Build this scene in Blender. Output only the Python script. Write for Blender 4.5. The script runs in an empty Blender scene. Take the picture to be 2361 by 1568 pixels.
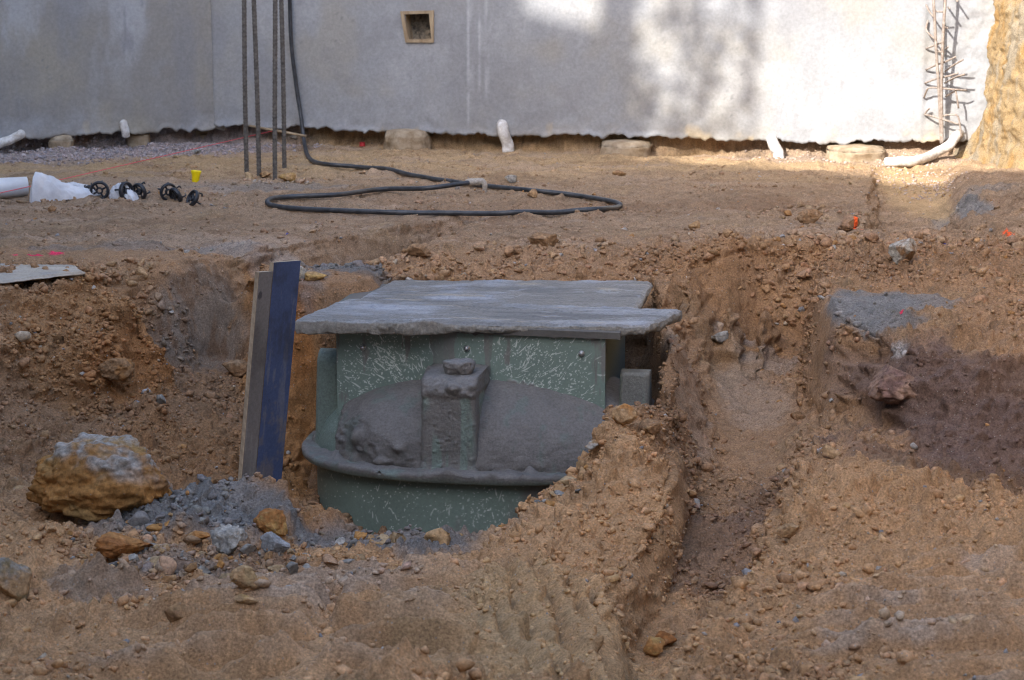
import bpy, bmesh, math, random
import numpy as np
from mathutils import Vector, Matrix, Euler
from mathutils.geometry import delaunay_2d_cdt

# ------------------------------------------------------------------ camera, sky, sun
SC = bpy.context.scene
COL = SC.collection
R = math.radians
FPX, CX, CY, PITCH, CAMZ = 5000.0, 1180.5, 784.0, R(10.8), 1.15
cam_d = bpy.data.cameras.new("camera")
cam_d.sensor_width = 36.0
cam_d.lens = FPX / 2361.0 * 36.0
cam_d.clip_start, cam_d.clip_end = 0.05, 400
cam_d.dof.use_dof = True
cam_d.dof.focus_distance = 6.3
cam_d.dof.aperture_fstop = 11.0
cam = bpy.data.objects.new("camera", cam_d)
COL.objects.link(cam)
cam.location = (0, 0, CAMZ)
cam.rotation_euler = (R(90) - PITCH, 0, 0)
SC.camera = cam

SUN_EL, SUN_AZ = R(32), R(34)           # light travels towards azimuth 34 deg right of +Y
world = bpy.data.worlds.new("World")
SC.world = world
world.use_nodes = True
wn = world.node_tree
sky = wn.nodes.new("ShaderNodeTexSky")
sky.sky_type = 'NISHITA'
sky.sun_disc = False
sky.air_density, sky.dust_density, sky.ozone_density = 1.0, 2.2, 1.0     # bright hazy city sky
sky.sun_elevation = SUN_EL
sky.sun_rotation = math.pi + SUN_AZ
wn.links.new(sky.outputs[0], wn.nodes["Background"].inputs[0])
wn.nodes["Background"].inputs[1].default_value = 0.15
sun_d = bpy.data.lights.new("sun", 'SUN')
sun_d.energy = 2.0
sun_d.angle = R(0.5)
sun_d.color = (1.0, 0.955, 0.88)
sun = bpy.data.objects.new("sun", sun_d)
COL.objects.link(sun)
LDIR = Vector((math.sin(SUN_AZ) * math.cos(SUN_EL), math.cos(SUN_AZ) * math.cos(SUN_EL), -math.sin(SUN_EL)))
sun.rotation_euler = LDIR.to_track_quat('-Z', 'Y').to_euler()
SC.view_settings.view_transform = 'Standard'
SC.view_settings.look = 'None'
SC.view_settings.exposure = 2.1
SC.view_settings.gamma = 1.0
SC.cycles.use_denoising = True
SC.cycles.max_bounces = 6
SC.cycles.filter_width = 1.1

# ------------------------------------------------------------------ survey helpers (photo sight lines -> world)
CT, ST = math.cos(PITCH), math.sin(PITCH)
def ray(px, py):
    dx, dy = (px - CX) / FPX, -(py - CY) / FPX
    return (dx, CT + dy * ST, -ST + dy * CT)
def PZ(px, py, z):
    d = ray(px, py); t = (z - CAMZ) / d[2]
    return (d[0] * t, d[1] * t, z)
def PY(px, py, Y):
    d = ray(px, py); t = Y / d[1]
    return (d[0] * t, Y, CAMZ + d[2] * t)

# ------------------------------------------------------------------ numpy noise
_rs = np.random.RandomState(7)
_T = _rs.rand(64, 64, 64).astype(np.float32)
def vnoise(x, y, z):
    xi, yi, zi = np.floor(x), np.floor(y), np.floor(z)
    fx, fy, fz = (x - xi).astype(np.float32), (y - yi).astype(np.float32), (z - zi).astype(np.float32)
    fx = fx * fx * (3 - 2 * fx); fy = fy * fy * (3 - 2 * fy); fz = fz * fz * (3 - 2 * fz)
    x0, y0, z0 = xi.astype(np.int64) & 63, yi.astype(np.int64) & 63, zi.astype(np.int64) & 63
    x1, y1, z1 = (x0 + 1) & 63, (y0 + 1) & 63, (z0 + 1) & 63
    a = _T[x0, y0, z0] * (1 - fx) + _T[x1, y0, z0] * fx
    b = _T[x0, y1, z0] * (1 - fx) + _T[x1, y1, z0] * fx
    c = _T[x0, y0, z1] * (1 - fx) + _T[x1, y0, z1] * fx
    d = _T[x0, y1, z1] * (1 - fx) + _T[x1, y1, z1] * fx
    return (a * (1 - fy) + b * fy) * (1 - fz) + (c * (1 - fy) + d * fy) * fz
def fbm(x, y, z, s, octv=4, gain=0.5):
    """fractal noise about 0, s = size of the largest feature in metres"""
    f, a, tot, out = 1.0 / s, 1.0, 0.0, 0.0
    for k in range(octv):
        o = 17.3 * k
        out = out + a * (vnoise(x * f + o, y * f + 2 * o, z * f - o) - 0.5) * 2
        tot += a; a *= gain; f *= 2.03
    return out / tot
_h = np.random.RandomState(11)
_HN = _h.randn(65536, 3, 3).astype(np.float32); _HN /= np.linalg.norm(_HN, axis=2, keepdims=True)
_HO = (_h.rand(65536, 3).astype(np.float32) - .5) * .5
_HR = _h.rand(65536).astype(np.float32)
def clods(x, y, z, s, keep=0.6):
    """broken lumps of cell size s (0..0.6), with a random id"""
    P = np.stack([x / s, y / s, z / s], -1).astype(np.float32)
    B = np.floor(P - .5).astype(np.int64)
    best = np.zeros(P.shape[:-1], np.float32); ident = np.zeros_like(best)
    for i in (0, 1):
        for j in (0, 1):
            for k in (0, 1):
                c = B + np.array((i, j, k))
                h = ((c[..., 0] * 73856093) ^ (c[..., 1] * 19349663) ^ (c[..., 2] * 83492791)) & 65535
                r = _HR[h]
                d = P - (c + .5).astype(np.float32) - _HO[h]
                l2 = np.sqrt((d * d).sum(-1))
                n = _HN[h]
                f = np.abs((n * d[..., None, :]).sum(-1)).max(-1)
                m = .45 * l2 + .75 * f
                rad = np.where(r < keep, .18 + .42 * (r / keep) ** 1.5, 0)
                v = np.minimum((rad - m) * 1.5, rad * .75)
                g = v > best
                best = np.where(g, v, best); ident = np.where(g, (r * 97.0) % 1.0, ident)
    return best, ident
def smooth(a, lo, hi):
    t = np.clip((a - lo) / (hi - lo), 0, 1)
    return t * t * (3 - 2 * t)

# ------------------------------------------------------------------ materials
def new_mat(name):
    m = bpy.data.materials.new(name); m.use_nodes = True
    nt = m.node_tree
    return m, nt, nt.nodes["Principled BSDF"]
def N(nt, kind, **kw):
    n = nt.nodes.new(kind)
    for k, v in kw.items():
        if k in n.inputs: n.inputs[k].default_value = v
        else: setattr(n, k, v)
    return n
def coords(nt, scale=(1, 1, 1), kind='Object'):
    tc = N(nt, "ShaderNodeTexCoord"); mp = N(nt, "ShaderNodeMapping")
    mp.inputs['Scale'].default_value = scale
    nt.links.new(tc.outputs[kind], mp.inputs[0])
    return mp.outputs[0]
def ramp(nt, src, stops):
    r = N(nt, "ShaderNodeValToRGB")
    els = r.color_ramp.elements
    while len(els) < len(stops): els.new(0.5)
    for e, (p, c) in zip(els, stops):
        e.position = p; e.color = (*c, 1) if len(c) == 3 else c
    nt.links.new(src, r.inputs[0])
    return r.outputs[0]
def mixc(nt, fac, a, b, mode='MIX'):
    m = N(nt, "ShaderNodeMix", data_type='RGBA', blend_type=mode)
    for sock, v in ((m.inputs[0], fac), (m.inputs[6], a), (m.inputs[7], b)):
        if hasattr(v, 'is_output'): nt.links.new(v, sock)
        elif isinstance(v, (int, float)): sock.default_value = v
        else: sock.default_value = (*v, 1)
    return m.outputs[2]
def bump(nt, b, src, dist, strength=1.0):
    n = N(nt, "ShaderNodeBump"); n.inputs['Distance'].default_value = dist; n.inputs['Strength'].default_value = strength
    nt.links.new(src, n.inputs['Height']); nt.links.new(n.outputs[0], b.inputs['Normal'])
    return n
def noise(nt, vec, scale, detail=4, rough=0.6, out='Fac'):
    n = N(nt, "ShaderNodeTexNoise"); n.inputs['Scale'].default_value = scale
    n.inputs['Detail'].default_value = detail; n.inputs['Roughness'].default_value = rough
    nt.links.new(vec, n.inputs['Vector'])
    return n.outputs[out]

def mat_vcol(name, rough=0.95, grain=160, grain_amt=0.45, fleck=0.0, bump_d=0.003, spec=0.2, rough_attr=False):
    """vertex colour 'col' with a procedural grain, pale grit flecks and a fine bump"""
    m, nt, b = new_mat(name)
    at = N(nt, "ShaderNodeAttribute", attribute_name="col")
    v = coords(nt)
    n1 = noise(nt, v, grain, 5, 0.7)
    g = ramp(nt, n1, [(0.33, (1 - grain_amt,) * 3), (0.67, (1 + grain_amt,) * 3)])
    c = mixc(nt, 1.0, at.outputs['Color'], g, 'MULTIPLY')
    if fleck > 0:
        vo = N(nt, "ShaderNodeTexVoronoi"); vo.inputs['Scale'].default_value = 130
        nt.links.new(v, vo.inputs['Vector'])
        near = ramp(nt, vo.outputs['Distance'], [(0.12, (1, 1, 1)), (0.3, (0, 0, 0))])
        sep = N(nt, "ShaderNodeSeparateColor"); nt.links.new(vo.outputs['Color'], sep.inputs[0])
        pick = ramp(nt, sep.outputs[0], [(1 - fleck, (0, 0, 0)), (1 - fleck + 0.02, (1, 1, 1))])
        fac = mixc(nt, 1.0, near, pick, 'MULTIPLY')
        hue = mixc(nt, sep.outputs[1], (0.42, 0.38, 0.33), (0.25, 0.2, 0.16))
        c = mixc(nt, fac, c, hue)
    nt.links.new(c, b.inputs['Base Color'])
    b.inputs['Roughness'].default_value = rough
    b.inputs['Specular IOR Level'].default_value = spec
    if rough_attr:
        ra = N(nt, "ShaderNodeAttribute", attribute_name="rgh")
        nt.links.new(ra.outputs['Fac'], b.inputs['Roughness'])
    n2 = noise(nt, v, grain * 0.9, 6, 0.75)
    bump(nt, b, n2, bump_d)
    return m

def mat_simple(name, c1, c2, scale=30, rough=0.6, bump_d=0.0, stretch=(1, 1, 1), metal=0.0, detail=5, spec=0.4, lo=0.35, hi=0.65):
    m, nt, b = new_mat(name)
    v = coords(nt, stretch)
    n = noise(nt, v, scale, detail, 0.65)
    nt.links.new(ramp(nt, n, [(lo, c1), (hi, c2)]), b.inputs['Base Color'])
    b.inputs['Roughness'].default_value = rough
    b.inputs['Metallic'].default_value = metal
    b.inputs['Specular IOR Level'].default_value = spec
    if bump_d: bump(nt, b, noise(nt, v, scale * 2, 6, 0.7), bump_d)
    return m

M = {}
M['soil'] = mat_vcol('soil', 0.96, 170, 0.42, 0.13, 0.008)
M['rock'] = mat_vcol('rock', 0.9, 90, 0.4, 0.05, 0.004)
M['wall'] = mat_vcol('concrete', 0.85, 60, 0.12, 0.0, 0.0012, 0.3)
M['tank'] = mat_vcol('fibreglass', 0.5, 120, 0.10, 0.0, 0.0006, 0.4, True)
M['mud'] = mat_vcol('wet_concrete', 0.55, 130, 0.24, 0.0, 0.0045, 0.4, True)
M['ply'] = mat_vcol('plywood', 0.7, 120, 0.15, 0.0, 0.0006, 0.3)
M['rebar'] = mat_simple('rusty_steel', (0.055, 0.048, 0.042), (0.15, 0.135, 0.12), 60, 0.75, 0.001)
M['rebar_lit'] = mat_simple('sunlit_steel', (0.20, 0.15, 0.12), (0.36, 0.31, 0.27), 60, 0.7, 0.001)  # paler copy of the bar steel, sun brightness put into the colour
M['hose'] = mat_simple('black_polythene', (0.018, 0.02, 0.024), (0.055, 0.058, 0.065), 25, 0.38, 0.0)
M['brass'] = mat_simple('dusty_fitting', (0.22, 0.19, 0.16), (0.42, 0.38, 0.33), 90, 0.6, 0.001)
M['yellow'] = mat_simple('yellow_plastic', (0.80, 0.60, 0.0), (0.88, 0.70, 0.01), 20, 0.4)
M['black'] = mat_simple('black_plastic', (0.008, 0.009, 0.012), (0.03, 0.032, 0.04), 50, 0.4)
M['pvc'] = mat_simple('white_pvc', (0.62, 0.63, 0.65), (0.74, 0.75, 0.77), 12, 0.4)
M['sock'] = mat_simple('dirty_white_sock', (0.42, 0.37, 0.32), (0.74, 0.72, 0.69), 35, 0.85, 0.004)
M['bag'] = mat_simple('white_polythene', (0.55, 0.56, 0.60), (0.76, 0.77, 0.80), 14, 0.45, 0.003)
M['bag'].node_tree.nodes['Principled BSDF'].inputs['Transmission Weight'].default_value = 0.15
M['pier'] = mat_simple('soil_cast_concrete', (0.24, 0.17, 0.10), (0.42, 0.33, 0.23), 22, 0.95, 0.006)
M['string'] = mat_simple('pink_string', (0.75, 0.08, 0.10), (0.85, 0.14, 0.16), 200, 0.8)
M['timber'] = mat_simple('raw_timber', (0.24, 0.17, 0.10), (0.38, 0.29, 0.19), 30, 0.85, 0.001, (1, 1, 0.15))
M['red'] = mat_simple('red_plastic', (0.5, 0.02, 0.03), (0.6, 0.04, 0.05), 40, 0.5)
M['steel'] = mat_simple('zinc_screw', (0.35, 0.34, 0.33), (0.6, 0.6, 0.6), 200, 0.35, 0.0, metal=0.8)
M['brick'] = mat_simple('render_wall', (0.36, 0.3, 0.25), (0.45, 0.4, 0.34), 6, 0.9, 0.003)
M['glass'] = mat_simple('dark_glass', (0.02, 0.025, 0.03), (0.03, 0.035, 0.04), 6, 0.08)
M['leaf'] = mat_simple('leaf', (0.03, 0.06, 0.02), (0.06, 0.1, 0.03), 8, 0.6)
M['bark'] = mat_simple('bark', (0.08, 0.06, 0.045), (0.15, 0.12, 0.09), 20, 0.9, 0.004)

# ------------------------------------------------------------------ mesh helpers
def tag(o, label=None, cat=None, group=None, kind=None):
    if label: o['label'] = label
    if cat: o['category'] = cat
    if group: o['group'] = group
    if kind: o['kind'] = kind
    return o
def empty(name, loc=(0, 0, 0), rz=0.0):
    o = bpy.data.objects.new(name, None); COL.objects.link(o)
    o.location = loc; o.rotation_euler = (0, 0, rz)
    return o
def mesh_np(name, V, F, mat, parent=None, col=None, rgh=None, smooth_sh=True):
    """F: (n,4) or (n,3) int array, or a list of faces"""
    me = bpy.data.meshes.new(name)
    V = np.asarray(V, dtype=np.float32)
    if isinstance(F, list) and F and isinstance(F[0], np.ndarray):
        arrs = F
    elif isinstance(F, np.ndarray):
        arrs = [F]
    else:
        arrs = None
    if arrs is None:
        me.from_pydata([tuple(v) for v in V], [], [tuple(f) for f in F])
    else:
        nl = sum(a.size for a in arrs); nf = sum(len(a) for a in arrs)
        me.vertices.add(len(V)); me.vertices.foreach_set("co", V.ravel())
        me.loops.add(nl); me.loops.foreach_set("vertex_index", np.concatenate([a.ravel() for a in arrs]).astype(np.int32))
        me.polygons.add(nf)
        tot = np.concatenate([np.full(len(a), a.shape[1]) for a in arrs])
        st = np.concatenate([[0], np.cumsum(tot)[:-1]]).astype(np.int32)
        me.polygons.foreach_set("loop_start", st)
        me.update(calc_edges=True)
    me.validate()
    if col is not None:
        a = me.attributes.new("col", 'FLOAT_COLOR', 'POINT')
        c = np.ones((len(V), 4), dtype=np.float32); c[:, :3] = col
        a.data.foreach_set("color", c.ravel())
    if rgh is not None:
        a = me.attributes.new("rgh", 'FLOAT', 'POINT')
        a.data.foreach_set("value", np.broadcast_to(np.asarray(rgh, dtype=np.float32), (len(V),)).copy())
    if smooth_sh:
        me.polygons.foreach_set("use_smooth", np.ones(len(me.polygons), dtype=bool))
    me.materials.append(mat)
    o = bpy.data.objects.new(name, me); COL.objects.link(o)
    if parent: o.parent = parent
    return o
def grid_faces(nr, nc, off=0, wrap=False):
    i = np.arange(nr - 1)[:, None]; j = np.arange(nc if wrap else nc - 1)[None, :]
    a = i * nc + j; b = i * nc + (j + 1) % nc
    return (np.stack([a, b, b + nc, a + nc], -1).reshape(-1, 4) + off).astype(np.int64)
def catmull(P, n=8):
    P = [np.array(p, float) for p in P]
    P = [2 * P[0] - P[1]] + P + [2 * P[-1] - P[-2]]
    out = []
    for i in range(1, len(P) - 2):
        p0, p1, p2, p3 = P[i - 1:i + 3]
        for k in range(n):
            t = k / n
            out.append(0.5 * ((2 * p1) + (-p0 + p2) * t + (2 * p0 - 5 * p1 + 4 * p2 - p3) * t * t + (-p0 + 3 * p1 - 3 * p2 + p3) * t ** 3))
    out.append(P[-2])
    return np.array(out)
def tube_vf(path, rad, seg=10, cap=True):
    P = np.asarray(path, float); n = len(P)
    rad = np.broadcast_to(np.asarray(rad, float), (n,))
    T = np.gradient(P, axis=0); T /= np.linalg.norm(T, axis=1)[:, None] + 1e-12
    up = np.array([0, 0, 1.0]) if abs(T[0][2]) < 0.9 else np.array([1.0, 0, 0])
    A = np.zeros_like(P); prev = up
    for i in range(n):
        a = prev - T[i] * prev.dot(T[i]); a /= np.linalg.norm(a) + 1e-12
        A[i] = a; prev = a
    B = np.cross(T, A)
    th = np.linspace(0, 2 * np.pi, seg, endpoint=False)
    V = P[:, None, :] + rad[:, None, None] * (np.cos(th)[None, :, None] * A[:, None, :] + np.sin(th)[None, :, None] * B[:, None, :])
    V = V.reshape(-1, 3)
    Fs = [grid_faces(n, seg, 0, True)]
    if cap:
        c0, c1 = len(V), len(V) + 1
        V = np.vstack([V, P[0], P[-1]])
        j = np.arange(seg)
        Fs.append(np.stack([np.full(seg, c0), (j + 1) % seg, j], -1))
        e = (n - 1) * seg
        Fs.append(np.stack([np.full(seg, c1), e + j, e + (j + 1) % seg], -1))
    return V, Fs
def tube(name, path, rad, mat, parent=None, seg=10, cap=True):
    V, F = tube_vf(path, rad, seg, cap)
    return mesh_np(name, V, F, mat, parent)
def lathe(name, prof, mat, parent=None, seg=24):
    prof = np.array(prof, float); n = len(prof)
    th = np.linspace(0, 2 * np.pi, seg, endpoint=False)
    V = np.stack([prof[:, 0:1] * np.cos(th), prof[:, 0:1] * np.sin(th), np.repeat(prof[:, 1:2], seg, 1)], -1).reshape(-1, 3)
    return mesh_np(name, V, grid_faces(n, seg, 0, True), mat, parent)
def box_bm(bm, c, s, rot=None):
    r = bmesh.ops.create_cube(bm, size=1.0)
    mtx = Matrix.Translation(Vector(c)) @ (rot.to_matrix().to_4x4() if rot else Matrix.Identity(4)) @ Matrix.Diagonal((*s, 1))
    bmesh.ops.transform(bm, matrix=mtx, verts=r['verts'])
def bm_obj(name, bm, mat, parent=None, bevel=0.0):
    if bevel:
        bmesh.ops.bevel(bm, geom=list(bm.edges), offset=bevel, segments=2, affect='EDGES', profile=0.6)
    me = bpy.data.meshes.new(name); bm.to_mesh(me); bm.free()
    me.materials.append(mat)
    o = bpy.data.objects.new(name, me); COL.objects.link(o)
    if parent: o.parent = parent
    return o
_ico = {}
def ico(sub):
    if sub not in _ico:
        bm = bmesh.new(); bmesh.ops.create_icosphere(bm, subdivisions=sub, radius=1.0)
        bm.verts.ensure_lookup_table()
        _ico[sub] = (np.array([v.co[:] for v in bm.verts]), np.array([[v.index for v in f.verts] for f in bm.faces]))
        bm.free()
    return _ico[sub]
# ------------------------------------------------------------------ ground: surveyed break lines -> height field
WL, W0, W1 = np.array([-2.65, 11.19]), np.array([-1.62, 11.69]), np.array([2.32, 10.79])
MD = (W1 - W0) / np.linalg.norm(W1 - W0); MN = np.array([-MD[1], MD[0]])
LD = (W0 - WL) / np.linalg.norm(W0 - WL); LN = np.array([-LD[1], LD[0]])
tin_v, tin_e = [], []
def line(*pts):
    """pts: ('w',x,y,z) world or (px,py,z) sighted"""
    prev = None
    for p in pts:
        q = p[1:] if p[0] == 'w' else (PY(*p[1:]) if p[0] == 'y' else PZ(*p))
        tin_v.append(tuple(q)); i = len(tin_v) - 1
        if prev is not None: tin_e.append((prev, i))
        prev = i
def spots(*pts):
    for p in pts: line(p)
W = 'w'
# rim of the dug area, left to right, and the mounds along its back edge
line((W, -3.2, 7.05, 0), (0, 664, 0), (120, 650, 0), (210, 628, .01), (300, 612, .012), (400, 607, 0), (500, 604, 0), (560, 600, 0), (592, 600, 0),
     (640, 640, 0), (700, 656, -.005), (725, 658, -.01), (860, 650, -.02), (905, 640, -.05), (1100, 636, -.05), (1300, 636, -.05), (1500, 640, -.05),
     (1515, 700, -.085), (1545, 760, -.10), (1530, 800, -.13), (1537, 880, -.19), (1532, 940, -.2))
line((760, 625, 0), (850, 606, .005), (935, 577, .02), (1010, 585, .01), (1100, 583, .0), (1250, 562, .025), (1350, 598, 0), (1500, 594, 0), (1600, 590, .0),
     (1680, 583, .005), (1760, 560, .025), (1830, 546, .035), (1905, 562, .03), (1895, 605, .02), (1882, 650, .005), (1890, 668, 0), (1920, 712, -.01), (1990, 745, -.02),
     (2060, 788, -.03), (2100, 803, -.03), (2200, 806, -.03), (2361, 792, -.02), (W, 2.2, 6.05, -.02), (W, 3.4, 6.1, 0))
# foot of the left pit walls
line((W, -3.2, 6.6, -.1), (0, 780, -.10), (100, 850, -.22), (200, 800, -.2))
spots((330, 700, -.08), (260, 730, -.1), (300, 840, -.26), (150, 740, -.09))
line((345, 882, -.36), (420, 855, -.35), (500, 820, -.325), (562, 798, -.31), (590, 880, -.39), (640, 1000, -.48), (690, 1130, -.6))
spots((150, 935, -.33), (260, 950, -.35), (300, 1000, -.385), (450, 920, -.37), (500, 1000, -.42), (520, 1110, -.49), (420, 1050, -.44), (560, 960, -.42))
spots((W, -1.05, 6.02, -.42), (W, -.85, 5.97, -.46), (W, -.72, 6.15, -.55), (W, -.7, 6.0, -.52))
# pit floor round the tank
line((690, 1130, -.6), (W, -.63, 6.82, -.62), (W, -.585, 6.95, -.4), (W, -.44, 7.07, -.4), (W, -.38, 7.36, -.3), (W, .45, 7.33, -.3), (W, .445, 7.03, -.4),
     (W, .455, 6.72, -.4), (W, .425, 6.55, -.38), (W, .415, 6.38, -.38), (W, .40, 6.22, -.36), (W, .30, 6.08, -.5), (W, .22, 5.98, -.6), (W, .1, 5.9, -.67), (W, -.2, 5.93, -.68), (W, -.55, 6.02, -.65))
spots((W, 0, 6.5, -.72), (W, -.4, 6.5, -.7), (W, .2, 6.8, -.66), (W, -.3, 6.9, -.66))
# near lip of the pit and the spoil pile leaning on the tank
line((250, 1215, -.37), (300, 1185, -.36), (330, 1130, -.315), (400, 1100, -.29), (470, 1105, -.31), (540, 1130, -.40), (600, 1142, -.43), (640, 1148, -.44), (690, 1156, -.44),
     (750, 1168, -.43), (850, 1192, -.44), (1000, 1220, -.45), (1100, 1233, -.45), (1200, 1198, -.43), (1281, 1140, -.385), (1270, 1092, -.34), (1330, 1030, -.26), (1388, 965, -.2), (1402, 938, -.175), (1470, 930, -.165), (1532, 940, -.2))
line((1470, 930, -.165), (1440, 1010, -.2), (1370, 1120, -.26), (1290, 1210, -.29), (1210, 1280, -.28), (1150, 1350, -.25), (1080, 1450, -.2), (1000, 1568, -.14), (W, -.15, 2.6, -.08))
# trench: left lip, left foot, floor, right foot, right lip
line((1532, 940, -.2), (1572, 1010, -.262), (1572, 1100, -.3), (1552, 1180, -.33), (1495, 1260, -.34), (1430, 1330, -.35), (1400, 1420, -.33), (1415, 1500, -.29), (1425, 1568, -.27), (W, .15, 3.2, -.18), (W, 0, 2.5, -.1))
line((1650, 822, -.31), (1640, 900, -.36), (1630, 970, -.40), (1612, 1060, -.43), (1600, 1178, -.47), (1580, 1270, -.48), (1530, 1400, -.49), (1482, 1500, -.5), (1452, 1568, -.5), (W, .245, 4.2, -.48), (W, .23, 3.8, -.4), (W, .15, 3.35, -.2))
line((1735, 800, -.33), (1735, 880, -.38), (1718, 960, -.42), (1695, 1050, -.455), (1675, 1178, -.485), (1635, 1270, -.495), (1560, 1400, -.51), (1505, 1500, -.51))
line((1815, 815, -.32), (1822, 900, -.37), (1800, 980, -.40), (W, .80, 6.55, -.43), (W, .74, 5.95, -.46), (W, .62, 5.5, -.475), (W, .52, 5.1, -.48), (W, .44, 4.75, -.48), (W, .33, 4.3, -.48), (W, .25, 3.85, -.4), (W, .18, 3.35, -.2))
line((1900, 960, -.28), (1872, 1004, -.19), (1838, 1090, -.22), (1800, 1213, -.24), (1760, 1250, -.24), (1700, 1330, -.24), (1620, 1400, -.22), (1530, 1510, -.19), (1492, 1568, -.17), (W, .12, 3.1, -.12), (W, .05, 2.5, -.1))
# end wall of the trench, side slope beside the tank
line((1650, 822, -.31), (1668, 775, -.27), (1740, 787, -.30), (1815, 790, -.30), (1845, 800, -.31))
spots((1600, 720, -.15), (1560, 690, -.09), (1670, 690, -.12), (1760, 680, -.12), (1600, 650, -.05), (1600, 850, -.25), (1580, 950, -.27))
# foot of the right bank
line((1845, 800, -.31), (1852, 900, -.33), (1900, 960, -.28), (2005, 962, -.25), (2100, 1005, -.25), (2200, 1040, -.27), (2361, 1058, -.28), (W, 2.2, 5.6, -.28), (W, 3.2, 5.5, -.2))
spots((2000, 1060, -.24), (2100, 1085, -.25), (2200, 1110, -.26), (2361, 1120, -.26), (1950, 1015, -.2), (1950, 1130, -.2), (2100, 1200, -.215), (2250, 1200, -.215), (2361, 1250, -.2),
      (1900, 1300, -.21), (2100, 1350, -.2), (2361, 1400, -.17), (1800, 1450, -.19), (2100, 1568, -.13), (2361, 1568, -.11), (1700, 1568, -.15))
spots((1960, 640, .01), (2000, 605, .02), (2060, 565, .04), (2200, 556, .045), (2361, 640, .02), (2150, 700, 0), (2361, 720, 0))
line((1930, 560, .02), (1990, 537, .04), (2080, 528, .045), (2200, 528, .045), (2300, 534, .05), (W, 2.0, 8.2, .08), (W, 2.8, 8.2, .1))
# foreground, left
spots((0, 900, -.25), (0, 972, -.27), (60, 990, -.3), (100, 1050, -.36), (0, 1100, -.35), (0, 1180, -.37), (100, 1235, -.37), (0, 1260, -.36), (300, 1255, -.36), (500, 1250, -.38), (500, 1180, -.35),
      (700, 1235, -.41), (900, 1262, -.41), (1050, 1285, -.38), (0, 1400, -.3), (200, 1380, -.32), (400, 1400, -.31), (700, 1350, -.35), (900, 1380, -.32), (0, 1568, -.2), (300, 1568, -.2), (600, 1568, -.2), (850, 1568, -.18))
spots((W, -3, 5.5, -.3), (W, -3, 4, -.25), (W, -2, 5.2, -.33), (W, -1.6, 4, -.27), (W, -3, 2.4, -.15), (W, -1, 2.4, -.12), (W, 1, 2.4, -.08), (W, 3, 2.4, -.05), (W, 3, 4, -.12), (W, 1.8, 4.2, -.17))
# footing trench running to the back wall
line((2012, 384, 0), (2016, 420, .0), (2003, 475, .0), (1998, 520, .02))
line(('y', 2034, 396, 10.55), ('y', 2034, 440, 10.02), ('y', 2026, 490, 9.45), ('y', 2020, 530, 9.0), ('y', 2060, 560, 8.7), ('y', 2150, 560, 8.7), ('y', 2195, 530, 9.0), ('y', 2186, 490, 9.4), ('y', 2178, 440, 9.95), ('y', 2172, 396, 10.4), ('y', 2100, 394, 10.5), ('y', 2034, 396, 10.55))
line((2205, 388, .03), (2198, 430, .03), (2232, 462, .035), (2225, 520, .04))
spots((2232, 390, .07), (2280, 480, .05), (2361, 430, .12), (2361, 480, .09), (2300, 430, .07), (2280, 400, .06))
# the flat, the gravel strip, the undercut below the retaining walls
def off(a, n, d, z): return (W, a[0] + n[0] * d, a[1] + n[1] * d, z)
E1 = W1 + MD * 1.5; EL = WL - LD * 1.6
line(off(EL, LN, -.5, .0), off(WL, LN, -.5, .0), off(W0, (LN + MN) / 2, -.35, 0), off(W0 + MD * 2, MN, -.3, 0), off(W1 - MD * .7, MN, -.3, -.0))
line(off(EL, LN, -.1, .0), off(WL, LN, -.1, .0), off(W0, (LN + MN) / 2, -.02, .0), off(W0 + MD * 2, MN, -.02, 0), off(W1 - MD * .55, MN, -.02, -.0))
line(off(EL, LN, .20, -.03), off(WL, LN, .2, -.03), off(W0 - LD * .6, LN, .12, 0), off(W0, (LN + MN) / 2, .12, -.0), off(W0 + MD * 2, MN, .07, 0), off(W1, MN, .09, .02), off(E1, MN, .09, .05))
line(off(EL, LN, .3, .5), off(WL, LN, .3, .5), off(W0 - LD * .6, LN, .22, .5), off(W0, (LN + MN) / 2, .22, .5), off(W0 + MD * 2, MN, .16, .5), off(W1, MN, .18, .5), off(E1, MN, .18, .5))
spots((W, -14, 16, .5), (W, 14, 16, .5), (W, 0, 16, .5), (W, -14, -12, 0), (W, 14, -12, 0), (W, 0, -12, 0), (W, -14, 7, 0), (W, 14, 7, .1), (W, 14, 10, .15), (W, 3.4, 9.3, .15), (W, 0, 0, -.05), (W, -4, 9, 0), (W, 0, 9, 0), (W, -14, 11, .2))

co = [Vector((v[0], v[1])) for v in tin_v]
vv, ee, ff, ov, oe, of = delaunay_2d_cdt(co, tin_e, [], 0, 1e-5)
src_xy = np.array([(v[0], v[1]) for v in tin_v]); src_z = np.array([v[2] for v in tin_v])
tv = np.array([(v.x, v.y) for v in vv]); tz = np.zeros(len(tv))
for i, o in enumerate(ov):
    if o: tz[i] = np.mean([tin_v[k][2] for k in o])
    else:
        d = ((src_xy - tv[i]) ** 2).sum(1); k = np.argsort(d)[:4]
        w = 1 / (d[k] + 1e-6); tz[i] = (src_z[k] * w).sum() / w.sum()

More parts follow.
